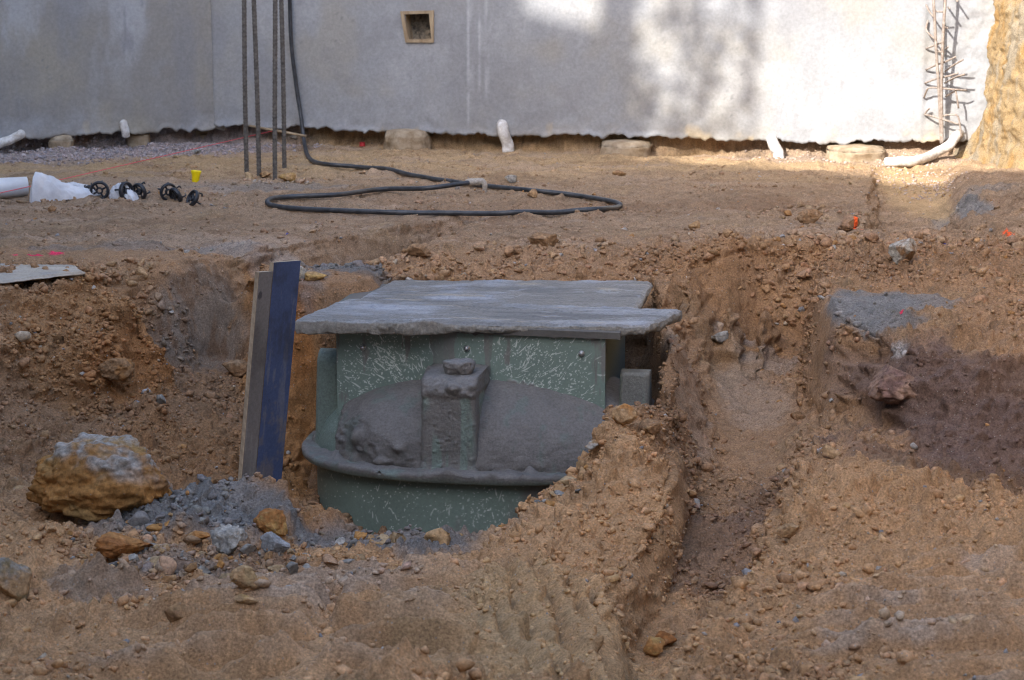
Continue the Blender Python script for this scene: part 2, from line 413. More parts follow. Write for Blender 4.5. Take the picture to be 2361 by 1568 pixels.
def axis(parts):
    out = []
    for a, b, s in parts: out.append(np.arange(a, b - s * 0.01, s))
    return np.concatenate(out)
gx = np.geomspace(2.95, 14, 22)
GX = np.concatenate([-gx[::-1], axis([(-2.95 + .009, -1.75, .009), (-1.75, 1.75, .0045), (1.75, 2.95 - .001, .009)]), gx])
GY = np.concatenate([-np.geomspace(.3, 12, 14)[::-1] , axis([(0, 2.6, .1), (2.6, 3.1, .02), (3.1, 8.4, .005), (8.4, 12.2, .012), (12.2, 16.01, .3)])])
NXg, NYg = len(GX), len(GY)
H = np.zeros((NYg, NXg))
for f in ff:
    a, b, c = tv[f[0]], tv[f[1]], tv[f[2]]
    lo = np.minimum(np.minimum(a, b), c); hi = np.maximum(np.maximum(a, b), c)
    i0, i1 = np.searchsorted(GX, lo[0] - 1e-6), np.searchsorted(GX, hi[0] + 1e-6)
    j0, j1 = np.searchsorted(GY, lo[1] - 1e-6), np.searchsorted(GY, hi[1] + 1e-6)
    if i1 <= i0 or j1 <= j0: continue
    X, Y = np.meshgrid(GX[i0:i1], GY[j0:j1])
    den = (b[1] - c[1]) * (a[0] - c[0]) + (c[0] - b[0]) * (a[1] - c[1])
    if abs(den) < 1e-12: continue
    u = ((b[1] - c[1]) * (X - c[0]) + (c[0] - b[0]) * (Y - c[1])) / den
    v = ((c[1] - a[1]) * (X - c[0]) + (a[0] - c[0]) * (Y - c[1])) / den
    w = 1 - u - v
    m = (u >= -1e-6) & (v >= -1e-6) & (w >= -1e-6)
    z = u * tz[f[0]] + v * tz[f[1]] + w * tz[f[2]]
    H[j0:j1, i0:i1] = np.where(m, z, H[j0:j1, i0:i1])
def boxblur(A, r, ax):
    if r < 1: return A
    pad = [(0, 0), (0, 0)]; pad[ax] = (r + 1, r)
    c = np.cumsum(np.pad(A, pad, mode='edge'), axis=ax)
    n = A.shape[ax]; k = 2 * r + 1
    return (np.take(c, np.arange(k, k + n), ax) - np.take(c, np.arange(0, n), ax)) / k
for _ in range(2):
    H = boxblur(boxblur(H, 3, 0), 3, 1)
XX, YY = np.meshgrid(GX, GY)
XX = XX.astype(np.float32); YY = YY.astype(np.float32)

def zone(px, py, z, rx, ry, rz=9.0, edge=.35, wob=.25, ns=.12, soft=.25):
    """soft-edged patch about a sighted point, border broken up by noise"""
    c = PZ(px, py, z)
    d = np.sqrt(((XX - c[0]) / rx) ** 2 + ((YY - c[1]) / ry) ** 2 + ((H - c[2]) / rz) ** 2)
    near = d < 2.2
    out = np.zeros_like(XX)
    if near.any():
        x, y, zz = XX[near], YY[near], H[near]
        dd = d[near] + wob * 1.6 * fbm(x, y, zz, ns, 4, .6)
        out[near] = 1 - smooth(dd, 1 - soft, 1 + soft)
    return out

# roughness of the earth: trodden flat, broken edges, smooth cut faces
rough = 0.40 + 0.60 * (1 - smooth(YY, 7.35, 8.1))
gzy, gzx = np.gradient(H, GY, GX)
slope = np.sqrt(gzx ** 2 + gzy ** 2)
rough = np.maximum(rough, smooth(slope, .2, .8) * 0.9)
for (px, py, z, rx, ry, val) in [(455, 740, -.2, .17, .3, .3), (1735, 960, -.4, .13, .55, .35), (700, 1450, -.27, .42, .62, .7), (2230, 1430, -.16, .35, .7, .65),
                                 (2200, 600, .03, .6, .35, 1.1), (2050, 690, 0, .22, .2, .35), (1960, 475, 0, .3, .25, .8), (130, 590, 0, .5, .25, .2), (1000, 540, 0, 1.2, .25, .3),
                                 (1590, 880, -.26, .07, .4, .45), (2100, 450, -.15, .2, 1.1, .25), (2300, 480, .08, .3, .9, .8), (790, 668, -.05, .2, .2, .25), (2105, 440, -.07, .17, 1.1, .2), (590, 1142, -.43, .28, .13, .3), (1745, 785, -.3, .2, .12, .4), (2230, 960, -.17, .4, .3, .9)]:
    m = zone(px, py, z, rx, ry)
    rough = rough * (1 - m) + val * m
PYR = [PZ(1210, 1400, -.27), PZ(1300, 1400, -.29)]

nx, ny, nz = -gzx, -gzy, np.ones_like(H)
nl = np.sqrt(nx ** 2 + ny ** 2 + 1)
nx, ny, nz = nx / nl, ny / nl, nz / nl
D = np.zeros_like(XX); LID = np.zeros_like(XX)
vis = (np.abs(XX) < 2.95) & (YY > 2.9) & (YY < 12.3)
x, y, z = XX[vis], YY[vis], H[vis].astype(np.float32)
rg = rough[vis] * (1 - .6 * smooth(slope[vis], 1.2, 3.5))
d = 0.030 * fbm(x, y, z, .45, 3) * (0.3 + 0.7 * rg) + 0.030 * fbm(x, y, z * 1.4, .13, 4, .55) * rg
bl = np.abs(fbm(x + 5, y, z * 1.2, .24, 2, .5)); d += 0.060 * (bl - .15) * rg * (1 - .85 * smooth(slope[vis], .5, 1.4))
bl = np.abs(fbm(x + 2, y + 7, z * 1.2, .085, 3, .55)); d += 0.036 * (bl - .15) * (.25 + .75 * rg) * (1 - .85 * smooth(slope[vis], .5, 1.4))
bl = np.abs(fbm(x + 9, y + 3, z * 1.2, .035, 3, .55)); d += 0.018 * (bl - .15) * (.45 + .55 * rg)
strat = fbm(x * .6 + y * .25, y * .6, z * 3.2, .10, 3, .55); d += 0.045 * strat * smooth(slope[vis], .5, 1.5) * rg
for s, amp, keep in ((.15, .070, .35), (.07, .045, .6), (.034, .022, .85), (.017, .011, .85)):
    h, ident = clods(x + .03 * fbm(x, y, z, .1, 2), y + .03 * fbm(x + 9, y, z, .1, 2), z, s, keep)
    msk = smooth(fbm(x * 1.1 + s * 90, y * 1.1, z, .5, 2), -.25, .25)
    d += s * ((.9 - .6 * smooth(slope[vis], .6, 1.5)) if s > .05 else 1.7) * h * np.clip(rg, 0, 1) * ((0.15 + 0.85 * msk) if s > .05 else (.45 + .55 * msk))
    LID[vis] = np.where(h > .06, ident, LID[vis])
d += 0.0085 * fbm(x, y, z, .028, 4, .7) * (.3 + .7 * rg)
# pressed cleat marks of a tracked machine, and ruts on the flat
def tread(px, py, zc, rx, ry, pitch, amp, ang, split):
    c = PZ(px, py, zc)
    m = 1 - smooth(np.sqrt(((x - c[0]) / rx) ** 2 + ((y - c[1]) / ry) ** 2) + .5 * fbm(x, y, z, .25, 3), .75, 1.1)
    xr = (x - c[0]) * math.cos(ang) + (y - c[1]) * math.sin(ang); yr = -(x - c[0]) * math.sin(ang) + (y - c[1]) * math.cos(ang)
    yr = yr + np.where(xr > split, pitch * .45, 0) + .016 * fbm(x * .5, y, z, .2, 4, .6)
    t = (yr / pitch) % 1.0
    prof = np.where(t < .22, t / .22, (1 - t) / .78) * (.45 + .9 * smooth(fbm(x * .5 + 3, y, z, .18, 3), -.5, .1)) + .16 * fbm(x, y, z, .05, 4, .65)
    return m, amp * (prof - .5) * smooth(np.abs(xr - split - .03 * fbm(x, y, z, .1, 2)), .0, .05)
TM = np.zeros_like(x)
for a in [(690, 1440, -.27, .40, .62, .14, .06, .04, .05), (2250, 1440, -.16, .33, .75, .12, .034, -.03, .1), (820, 1310, -.36, .26, .2, .12, .04, .06, .1)]:
    m, t = tread(*a); d = d * (1 - .5 * m) + m * t * 1.25; TM = np.maximum(TM, m * smooth(t / a[6], -.1, .35))
# bucket-tooth gouges down the trench's near left face
c = PZ(1300, 1420, -.28)
m = 1 - smooth(np.sqrt(((x - c[0]) / .17) ** 2 + ((y - c[1]) / .55) ** 2) + .3 * fbm(x, y, z, .15, 2), .8, 1.15)
g = (y * .16 + x + .045 * fbm(x, y * .5, z, .14, 4, .6)) / .068
d = d * (1 - .4 * m) + m * .052 * (np.abs(np.sin(np.pi * g)) - .7) * (1 + .7 * fbm(x, y, z, .12, 3))
c = PZ(1585, 880, -.26)
m = 1 - smooth(np.sqrt(((x - c[0]) / .09) ** 2 + ((y - c[1]) / .5) ** 2), .7, 1.1)
d += m * .012 * fbm(x * 1.0 + z * 0.8, y * .25, z * .3, .03, 3)
d += .004 * np.sin((y + .03 * fbm(x, y, z, .6, 2)) * 2 * np.pi / .31) * smooth(y, 8, 8.4)
d -= .028 * np.clip(rg, 0, 1)
D[vis] = d
H2 = (H + D * nz).astype(np.float32)
def gz(px_x, py_y):
    i = min(max(np.searchsorted(GX, px_x) - 1, 0), NXg - 2); j = min(max(np.searchsorted(GY, py_y) - 1, 0), NYg - 2)
    u = (px_x - GX[i]) / (GX[i + 1] - GX[i]); v = (py_y - GY[j]) / (GY[j + 1] - GY[j])
    return float((H2[j, i] * (1 - u) + H2[j, i + 1] * u) * (1 - v) + (H2[j + 1, i] * (1 - u) + H2[j + 1, i + 1] * u) * v)
def ground_at(px, py, t0=3.2):
    """first point of the ground along a sight line"""
    dr = ray(px, py); t = t0
    while t < 14:
        p = (dr[0] * t, dr[1] * t, CAMZ + dr[2] * t)
        if p[2] < gz(p[0], p[1]): return (p[0], p[1], gz(p[0], p[1]))
        t += .004
    return p

# colours of the earth (dry albedo, no shading)
C = {k: np.array(v, np.float32) for k, v in dict(
    base=(.355, .210, .114), flat=(.305, .206, .13), tan=(.45, .305, .165), orange=(.36, .18, .07), fore=(.505, .292, .144), dark=(.19, .108, .06), purple=(.165, .105, .082),
    grey=(.205, .193, .180), pale=(.46, .42, .38), gravel=(.33, .275, .26), ochre=(.55, .39, .19), rust=(.36, .135, .035), pink=(.85, .03, .12), vermil=(.9, .12, .03), blue=(.02, .05, .35), pad=(.47, .335, .225), mauve=(.37, .265, .185), cut=(.215, .175, .14), deepgrey=(.135, .127, .12)).items()}
CC = np.empty(XX.shape + (3,), np.float32); CC[:] = C['base']
def lay(mask, colr, amt=1.0):
    m = (mask * amt)[..., None]
    CC[:] = CC * (1 - m) + C[colr] * m
n_big = np.zeros_like(XX); n_mid = np.zeros_like(XX); n_sm = np.zeros_like(XX)
n_big[vis] = fbm(x, y, z, .6, 4, .55); n_mid[vis] = fbm(x + 40, y * 1.0, z, .16, 4, .6); n_sm[vis] = fbm(x, y + 31, z, .035, 3, .6)
n_str = np.zeros_like(XX); n_str[vis] = fbm(x * .18, y, z, .10, 4, .6)
lay(smooth(YY, 7.5, 8.3), 'flat')
lay(smooth(YY + .5 * n_big, 9.6, 10.6), 'tan', .85)
lay(smooth(5.9 - YY + .3 * n_big, 0, .6), 'fore', .85)
lay(smooth(n_mid + n_big, .15, .6), 'dark', .35)
lay(smooth(-n_mid - .4 * n_big, .2, .55), 'tan', .28)
lay(smooth(n_str, .12, .4) * smooth(YY, 7.4, 8), 'mauve', .6)
lay(smooth(fbm(XX * .22, YY, H, .05, 4, .65), .15, .4) * smooth(YY, 7.4, 8), 'dark', .4)
lay(smooth(-n_str, .2, .45) * smooth(YY, 7.4, 8), 'dark', .35)
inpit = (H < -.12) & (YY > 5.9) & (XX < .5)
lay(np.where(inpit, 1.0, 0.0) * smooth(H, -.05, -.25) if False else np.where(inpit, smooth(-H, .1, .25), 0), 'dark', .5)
Z = zone
for (px, py, z, rx, ry, rz, colr, amt) in [
    (240, 770, -.15, .3, .35, .25, 'orange', .55), (280, 830, -.25, .16, .25, .12, 'rust', .35), (590, 760, -.25, .05, .5, .4, 'orange', .8), (520, 1080, -.47, .35, .5, .2, 'orange', .35),
    (670, 900, -.3, .09, .45, .4, 'orange', .9), (690, 760, -.15, .05, .2, .2, 'rust', .5), (455, 740, -.2, .17, .3, .2, 'cut', .75),
    (780, 672, -.1, .17, .16, .2, 'grey', .95), (840, 650, -.05, .14, .12, .2, 'deepgrey', .6), (720, 730, -.15, .06, .2, .25, 'grey', .6),
    (440, 1150, -.32, .22, .22, 9, 'grey', .95), (560, 1190, -.4, .22, .2, 9, 'grey', .85), (330, 1190, -.36, .16, .22, 9, 'grey', .7), (900, 1225, -.44, .42, .13, 9, 'grey', .85), (1050, 1245, -.43, .22, .1, 9, 'grey', .6), (480, 1290, -.36, .22, .2, 9, 'grey', .55), (220, 1330, -.34, .16, .2, 9, 'grey', .4),
    (680, 1190, -.43, .12, .08, 9, 'orange', .7), (620, 1280, -.37, .16, .2, 9, 'orange', .35), (1110, 1420, -.22, .2, .5, 9, 'tan', .4),
    (1340, 1130, -.3, .3, .4, 9, 'fore', .8), (1300, 1400, -.25, .22, .6, 9, 'ochre', .22), (1740, 660, -.1, .3, .35, .3, 'orange', .28),
    (1690, 792, -.3, .13, .07, .05, 'pale', .3), (1640, 772, -.26, .05, .06, .05, 'pale', .4), (1780, 822, -.32, .12, .05, .05, 'pale', .35), (1735, 900, -.38, .11, .35, 9, 'mauve', .6),
    (1690, 1330, -.5, .14, .5, .1, 'purple', .55), (1780, 1190, -.47, .1, .3, .12, 'purple', .4), (1590, 880, -.26, .07, .4, 9, 'pale', .12),
    (2230, 930, -.15, .36, .3, .13, 'purple', .95), (2050, 880, -.14, .2, .3, .13, 'purple', .8), (2360, 1000, -.2, .2, .3, .12, 'purple', .9), (2130, 1060, -.25, .25, .14, 9, 'purple', .7), (1960, 850, -.15, .1, .2, .1, 'purple', .6), (2330, 1090, -.27, .3, .12, 9, 'dark', .5),
    (2010, 700, 0, .17, .22, .06, 'grey', .95), (2090, 690, 0, .16, .18, .06, 'grey', .8), (2060, 745, -.02, .1, .12, .06, 'grey', .9), (2060, 775, -.02, .05, .05, .06, 'pale', .7),
    (2215, 480, 0, .055, .5, .25, 'grey', .9), (2170, 520, -.1, .06, .2, .25, 'grey', .6), (2270, 445, .05, .12, .25, 9, 'grey', .5),
    (120, 300, 0, 0.01, 0.01, 9, 'grey', 0), (2300, 1420, -.15, .3, .3, 9, 'mauve', .15), (2280, 1290, -.2, .06, .08, 9, 'pale', .25), (470, 555, 0, .35, .14, 9, 'mauve', .7), (600, 570, 0, .3, .1, 9, 'pale', .35), (330, 570, 0, .4, .1, 9, 'grey', .45), (560, 425, 0, .5, .14, 9, 'grey', .55), (300, 420, 0, .4, .2, 9, 'mauve', .6),
    (1700, 470, 0, .5, .2, 9, 'dark', .3), (1700, 395, 0, .8, .15, 9, 'flat', .6), (2200, 590, .03, .6, .25, 9, 'dark', .3), (2105, 440, -.07, .19, 1.1, .06, 'tan', .95)]:
    lay(Z(px, py, z, rx, ry, rz, wob=.5 if colr in ('purple', 'grey') else .3, ns=.2 if colr == 'purple' else .12), colr, amt * (.85 if colr == 'purple' else 1))
# gravel along the left wall
dl = (XX - WL[0]) * LN[0] + (YY - WL[1]) * LN[1]; dm = (XX - W0[0]) * MN[0] + (YY - W0[1]) * MN[1]
gravm = smooth(dl + .18 * n_big, -.62, -.4) * smooth(-(XX + .2 * n_mid), .95, 1.5) * (YY < 11.95)
lay(gravm, 'gravel', .9)
lay(smooth(dm + .1 * n_mid, -.3, -.1) * smooth(XX, .9, 1.3), 'gravel', .4)
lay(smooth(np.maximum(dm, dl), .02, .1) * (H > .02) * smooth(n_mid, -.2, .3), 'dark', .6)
TG = np.zeros_like(XX); TG[vis] = TM; lay(TG * smooth(n_mid, -.35, .2), 'pad', .5)
TG2 = TG * smooth(n_big + .6 * n_mid, .12, .4); lay(TG2, 'pale', .25)
m_ = zone(455, 740, -.2, .18, .3, .25); v_ = np.zeros_like(XX); v_[vis] = fbm(x, y, z * .25, .045, 4, .65)
lay(m_ * smooth(v_, .08, .3), 'dark', .7); lay(m_ * smooth(-v_, .12, .35), 'orange', .5)
CC0 = CC.copy()
# spray-paint marks
for (px, py, rx, ry, colr, z) in [(128, 585, .035, .05, 'pink', 0), (75, 592, .03, .025, 'pink', 0), (35, 594, .012, .02, 'pink', 0), (2325, 530, .018, .06, 'vermil', .05), (2352, 556, .02, .03, 'vermil', .05), (1998, 552, .007, .05, 'vermil', .03),
                             (2165, 545, .022, .03, 'vermil', .04), (2172, 551, .022, .03, 'blue', .04), (2085, 730, .016, .012, 'pink', -.02), (2070, 732, .008, .01, 'pink', -.02), (662, 539, .006, .02, 'blue', 0), (1975, 522, .012, .12, 'vermil', .02)]:
    mm = zone(px, py, z, rx, ry, 9, wob=.5, ns=.02, soft=.15)
    lay(mm * smooth(n_sm, -.5, -.1), colr, .9)
tone = 1 + .22 * n_mid + .20 * n_sm + (LID - .5) * .34 * (LID > 0)
CC *= np.clip(tone, .5, 1.6)[..., None]
P3 = np.stack([XX + D * nx, YY + D * ny, H + D * nz], -1).reshape(-1, 3)
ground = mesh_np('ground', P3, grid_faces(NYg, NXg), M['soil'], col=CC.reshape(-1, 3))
tag(ground, 'excavated brown earth with a pit and a narrow trench', 'ground', kind='structure')

# ------------------------------------------------------------------ loose crumbs of earth and grit
def scatter(name, label, n, weight, smin, smax, sub, seed, pw=2.4, sink=.3, tint=None, jit=.25, cat='rubble'):
    rs = np.random.RandomState(seed)
    wgt = (weight * np.gradient(GX)[None, :] * np.gradient(GY)[:, None] * np.minimum(nl, 2)).ravel()
    cdf = np.cumsum(wgt); k = np.searchsorted(cdf, rs.rand(n) * cdf[-1])
    base = P3[k]; nn = np.stack([nx.ravel()[k], ny.ravel()[k], nz.ravel()[k]], -1)
    s = smin * (1 - rs.rand(n) * (1 - (smin / smax) ** pw)) ** (-1 / pw)
    V0, F0 = ico(sub); nv = len(V0)
    A = rs.randn(n, 3, 3)
    Lb = np.repeat(V0[None], n, 0)
    for _k in range(8):
        pn = rs.randn(n, 3); pn /= np.linalg.norm(pn, axis=1)[:, None]
        hh = np.einsum('nvj,nj->nv', Lb, pn) - (.35 + .4 * rs.rand(n))[:, None]
        Lb -= np.maximum(hh, 0)[..., None] * pn[:, None, :]
    q, _ = np.linalg.qr(A)
    sc = s[:, None] * (0.7 + .9 * rs.rand(n, 3))
    L = Lb * (1 + jit * (rs.rand(n, nv, 1) - .5) * 2)
    V = np.einsum('nij,nvj->nvi', q, L * sc[:, None, :])
    V[:, :, 2] *= .8
    V += (base + nn * (s * (.5 - sink))[:, None])[:, None, :]
    colb = CC0.reshape(-1, 3)[k] * (.88 + .26 * rs.rand(n, 1)) * (1 + .02 * rs.randn(n, 3))
    if tint is not None:
        pick = rs.rand(n) < tint[0]
        colb[pick] = np.array(tint[1])[rs.randint(0, len(tint[1]), pick.sum())] * (.8 + .4 * rs.rand(pick.sum(), 1))
    F = (F0[None] + (np.arange(n) * nv)[:, None, None]).reshape(-1, 3)
    o = mesh_np(name, V.reshape(-1, 3), F, M['rock'], col=np.repeat(np.clip(colb, .02, .8), nv, 0), smooth_sh=False)
    return tag(o, label, cat, kind='stuff')
inview = (np.abs(XX) < YY * .29 + .2) & (YY > 3) & (YY < 11.6)
near = np.where(inview, 1.0, 0)
wn_ = near * np.clip(rough, 0, 1) ** 2 * (.12 + smooth(n_big + .5 * n_mid, -.2, .4)) * (1 - .35 * TG) * smooth(8.4 - YY, 0, .8)
wn_ = wn_ * (1 - .45 * np.clip(zone(430, 1150, -.32, .26, .24) + zone(570, 1190, -.4, .22, .2) + zone(900, 1225, -.44, .42, .1), 0, 1))
grit = [(.36, .32, .28), (.27, .25, .24), (.30, .17, .08), (.40, .31, .22), (.38, .20, .08)]
scatter('soil_crumbs', 'loose crumbs of brown soil strewn over the dug ground', 40000, wn_, .003, .011, 1, 1, 2.6, tint=(.05, grit))
scatter('soil_clods', 'broken clods of earth lying over banks and trench', 13000, wn_ * (.25 + 1.2 * smooth(n_mid + .5 * n_sm, -.05, .3)), .0065, .024, 1, 2, 2.7, tint=(.025, grit), jit=.14)
wf = near * smooth(YY, 7.6, 8.2) * (.15 + smooth(n_mid, .1, .5)) * (1 - gravm)
scatter('flat_crumbs', 'small clods scattered over the trodden flat', 6500, wf, .0035, .015, 2, 3, 2.8, tint=(.07, grit), jit=.12)
scatter('gravel', 'grey gravel heaped along the foot of the left wall', 5200, near * gravm * (np.maximum(dl, -9) < .2), .006, .014, 1, 4, 2.4, tint=(.7, [(.36, .31, .30), (.28, .25, .26), (.42, .33, .31)]))
scatter('pink_gravel', 'pinkish gravel along the sunlit wall and trench floor', 1500, near * (zone(2105, 430, -.07, .17, .6) + .6 * smooth(dm, -.3, -.1) * smooth(XX, .95, 1.4)) * (YY < 11.2), .005, .011, 1, 5, 2.4, tint=(.8, [(.46, .36, .30), (.5, .4, .33), (.4, .3, .25)]))
we = near * (zone(935, 590, .01, .2, .22) + zone(1250, 570, .01, .25, .2) + zone(1100, 590, 0, .5, .12) * .5 + zone(1830, 560, .02, .25, .2) + zone(280, 622, 0, .35, .12) + zone(2150, 560, .03, .6, .25) + zone(1870, 490, 0, .25, .2) + zone(640, 412, 0, .22, .14) + zone(270, 465, 0, .5, .1) * .5)
scatter('edge_rubble', 'heaped clods along the pit rim and round the bars', 1500, we, .007, .026, 2, 6, 2.6, tint=(.07, grit), jit=.12)

wr = near * (zone(490, 1300, -.36, .26, .17) + .8 * zone(640, 1250, -.38, .16, .12) + .6 * zone(330, 1250, -.36, .2, .12) + .5 * zone(430, 1390, -.32, .2, .1) + .5 * zone(1000, 1235, -.44, .25, .06) + .35 * zone(1250, 1180, -.4, .12, .1))
scatter('broken_rubble', 'broken grey, white and orange rubble below the cement heap', 430, wr, .008, .030, 3, 8, 2.2, tint=(.75, [(.23, .21, .185), (.31, .285, .25), (.18, .168, .15), (.36, .18, .06), (.33, .19, .09), (.36, .25, .14), (.38, .24, .12)]), jit=.10)
# ------------------------------------------------------------------ retaining walls
def wall(name, label, A, B, nrm, seed, zlo, hole=None, tint=(1, 1, 1), rough_s=None, streak=1.0, bump_s=1.0, zs=.8):
    """sprayed concrete wall from A to B with a ragged lower edge; hole = (s0, s1, z0, z1)"""
    L = np.linalg.norm(B - A); dirv = (B - A) / L
    s = np.arange(0, L + .006, .012); s[-1] = L
    zz = np.concatenate([np.arange(0, .92, .012), np.arange(.95, 3.3, .12)])
    if hole:
        for h in hole[:2]: s[np.argmin(abs(s - h))] = h
        for h in hole[2:]: zz[np.argmin(abs(zz - (h - zlo)))] = h - zlo
    S, Zr = np.meshgrid(s, zz)
    low = zlo + .030 * fbm(S + seed, S * 0, S * 0, .7, 3) + .05 * (np.abs(fbm(S + seed * 3, S * 0, S * 0, .16, 5, .75)) - .2) + .02 * fbm(S + seed, S * 0 + 4, S * 0, .035, 3, .7)
    fade = np.clip(1 - Zr / .25, 0, 1)
    Zw = low * fade + zlo * (1 - fade) + Zr
    o = bump_s * (.010 * fbm(S + seed, Zw * .5, S * 0, .7, 3) + .004 * fbm(S + seed, Zw, S * 0 + 3, .12, 4, .6))
    o += .006 * fade * fbm(S, Zw, S * 0 + seed, .05, 3)
    o -= .03 * smooth(.03 - Zr, 0, .03) * (fbm(S + 3, S * 0, Zw, .06, 2) > -.1) * .3
    if hole: o += .03 * np.exp(-(S / .009) ** 2)
    if rough_s: 
        rm = smooth(S, rough_s - .01, rough_s + .01); o += rm * (.012 + .016 * fbm(S, Zw, S * 0 + 8, .05, 4, .6))
    P = np.stack([A[0] + dirv[0] * S + nrm[0] * (o - 0.0), A[1] + dirv[1] * S + nrm[1] * o, Zw], -1)
    Pb = np.stack([A[0] + dirv[0] * S + nrm[0] * (o * 0 + .11), A[1] + dirv[1] * S + nrm[1] * (o * 0 + .11), Zw + .015 * fade], -1)
    nr, nc = S.shape
    n1 = fbm(S + seed, Zw * zs, S * 0, .28, 5, .62); n2 = fbm(S * 1.0 + seed * 2, Zw, S * 0 + 5, .45, 4, .6); n3 = fbm(S * 1.6 + seed, Zw * zs * .8, S * 0 + 9, .06, 3, .6)
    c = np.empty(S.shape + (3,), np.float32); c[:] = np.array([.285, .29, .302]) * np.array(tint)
    def ly(m, cl):
        c[:] = c * (1 - m[..., None]) + np.array(cl, np.float32) * m[..., None]
    ly(smooth(n2, -.05, .35) * .42 * streak, (.32, .29, .235)); ly(smooth(-n2, .05, .35) * .6, (.34, .345, .36))
    ly(smooth(n1, .08, .4) * .36 * streak, (.385, .39, .405)); ly(smooth(-n1, .1, .4) * .6, (.235, .235, .245))
    ly(smooth(n3, .28, .42) * smooth(-n2 + .5 * n1, -.1, .3) * .28 * streak, (.17, .17, .185))
    pit = clods(S, Zw, S * 0 + seed, .011, .06)[0]; ly(smooth(pit, .05, .2) * smooth(n2, -.1, .4) * .6, (.18, .18, .185))
    ly(np.clip(1 - Zr / .07, 0, 1) * .5 * smooth(fbm(S, Zw, S * 0, .1, 3), -.3, .3), (.30, .27, .23))
    ly(smooth(fbm(S + 7, Zw, S * 0, .12, 3, .6), .3, .5) * np.clip(1 - Zr / .09, 0, 1) * .8, (.48, .38, .24))
    if hole: ly(np.exp(-(S / .010) ** 2) * .75, (.13, .125, .12))
    if hole:   # pale run-marks below and right of the opening
        for k, ss in enumerate((.20, .215, .26, .30)):
            run = np.exp(-((S - hole[1] - ss - .01 * fbm(S, Zw, S * 0, .3, 2)) / (.006 + .003 * (k % 2))) ** 2) * smooth(Zr, .02, .25 if k % 2 else .1) * smooth(fbm(S * 2, Zw * .8, S * 0 + k, .15, 4, .6), -.15, .25)
            ly(run * .7, (.44, .445, .465))
    Fg = grid_faces(nr, nc)
    Fb = grid_faces(nr, nc, nr * nc)[:, ::-1]
    if hole:
        cs = (S[:-1, :-1] + S[1:, 1:]) / 2; cz = (Zw[:-1, :-1] + Zw[1:, 1:]) / 2
        keep = ~((cs > hole[0]) & (cs < hole[1]) & (cz > hole[2]) & (cz < hole[3])).ravel()
        Fg, Fb = Fg[keep], Fb[keep]
    j = np.arange(nc - 1); bot = np.stack([j + 1, j, j + nr * nc, j + 1 + nr * nc], -1)
    top = bot + (nr - 1) * nc; i = np.arange(nr - 1) * nc
    e0 = np.stack([i, i + nc, i + nc + nr * nc, i + nr * nc], -1); e1 = e0[:, ::-1] + nc - 1
    V = np.concatenate([P.reshape(-1, 3), Pb.reshape(-1, 3)])
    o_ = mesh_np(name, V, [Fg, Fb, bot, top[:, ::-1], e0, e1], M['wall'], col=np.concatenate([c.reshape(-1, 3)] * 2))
    return tag(o_, label, 'wall')
def on_wall(px, py, main=True, d=0.0):
    """sighted point on the face of a retaining wall, d metres in front of it"""
    A, n = (W0, MN) if main else (WL, LN)
    r_ = ray(px, py); t = (A.dot(n) - d) / (r_[0] * n[0] + r_[1] * n[1])
    return np.array([r_[0] * t, r_[1] * t, CAMZ + r_[2] * t])
hA, hB = on_wall(936, 92), on_wall(994, 32)
hole = ((hA[:2] - W0).dot(MD), (hB[:2] - W0).dot(MD), hA[2], hB[2])
E1w = W1 + MD * 0.35
w_main = wall('retaining_wall', 'long grey concrete wall with a small boxed opening, sunlit at its right end', W0 - MD * .0, E1w, MN, 1.7, .088, hole, rough_s=(on_wall(2132, 200)[:2] - W0).dot(MD) )
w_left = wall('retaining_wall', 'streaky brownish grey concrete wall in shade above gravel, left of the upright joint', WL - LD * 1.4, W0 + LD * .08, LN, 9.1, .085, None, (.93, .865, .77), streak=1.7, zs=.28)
def added_wall(label, A, B, nrm, h=3.1):  # adds unseen walls that block low sky light
    A, B, n_ = [np.array(q, float) for q in (A, B, nrm)]
    bm = bmesh.new(); mid = (A + B) / 2 + n_ * .12; L = np.linalg.norm(B - A)
    box_bm(bm, (mid[0], mid[1], h / 2 - .3), (L, .22, h + .6), Euler((0, 0, math.atan2(B[1] - A[1], B[0] - A[0]))))
    return tag(bm_obj('retaining_wall', bm, M['plain'], None, .01), label, 'wall')
M['plain'] = mat_simple('plain_concrete', (.27, .275, .29), (.35, .355, .37), 3, .9, .003)  # plain grey concrete for the added walls
added_wall('unseen concrete wall added on the left to cut low sky light', (-3.7, 10.4), (-3.7, -3.6), (-1, 0), 4.4)
added_wall('unseen concrete wall added behind the camera to cut frontal sky glow', (-3.6, -3.6), (4.4, -3.6), (0, -1), 5.5)
# timber-lined opening
fr_q = [on_wall(*p) for p in ((924, 26), (1001, 24), (1001, 98), (936, 98))]
fr_i = [on_wall(*p) for p in ((933, 33), (990, 31), (996, 91), (943, 91))]
bm = bmesh.new()
for k in range(4):
    a, b, c2, d2 = fr_q[k], fr_q[(k + 1) % 4], fr_i[(k + 1) % 4], fr_i[k]
    vs = []
    for dep in (-.012, .105):
        for p in (a, b, c2, d2): vs.append(bm.verts.new((p[0] + MN[0] * dep, p[1] + MN[1] * dep, p[2])))
    for f in ((0, 1, 2, 3), (7, 6, 5, 4), (0, 4, 5, 1), (2, 6, 7, 3), (1, 5, 6, 2), (0, 3, 7, 4)): bm.faces.new([vs[q] for q in f])
bmesh.ops.recalc_face_normals(bm, faces=list(bm.faces))
bm_obj('opening_frame', bm, M['timber'], w_main)
q = [on_wall(*p) for p in ((925, 26), (1000, 24), (1000, 97), (937, 97))]
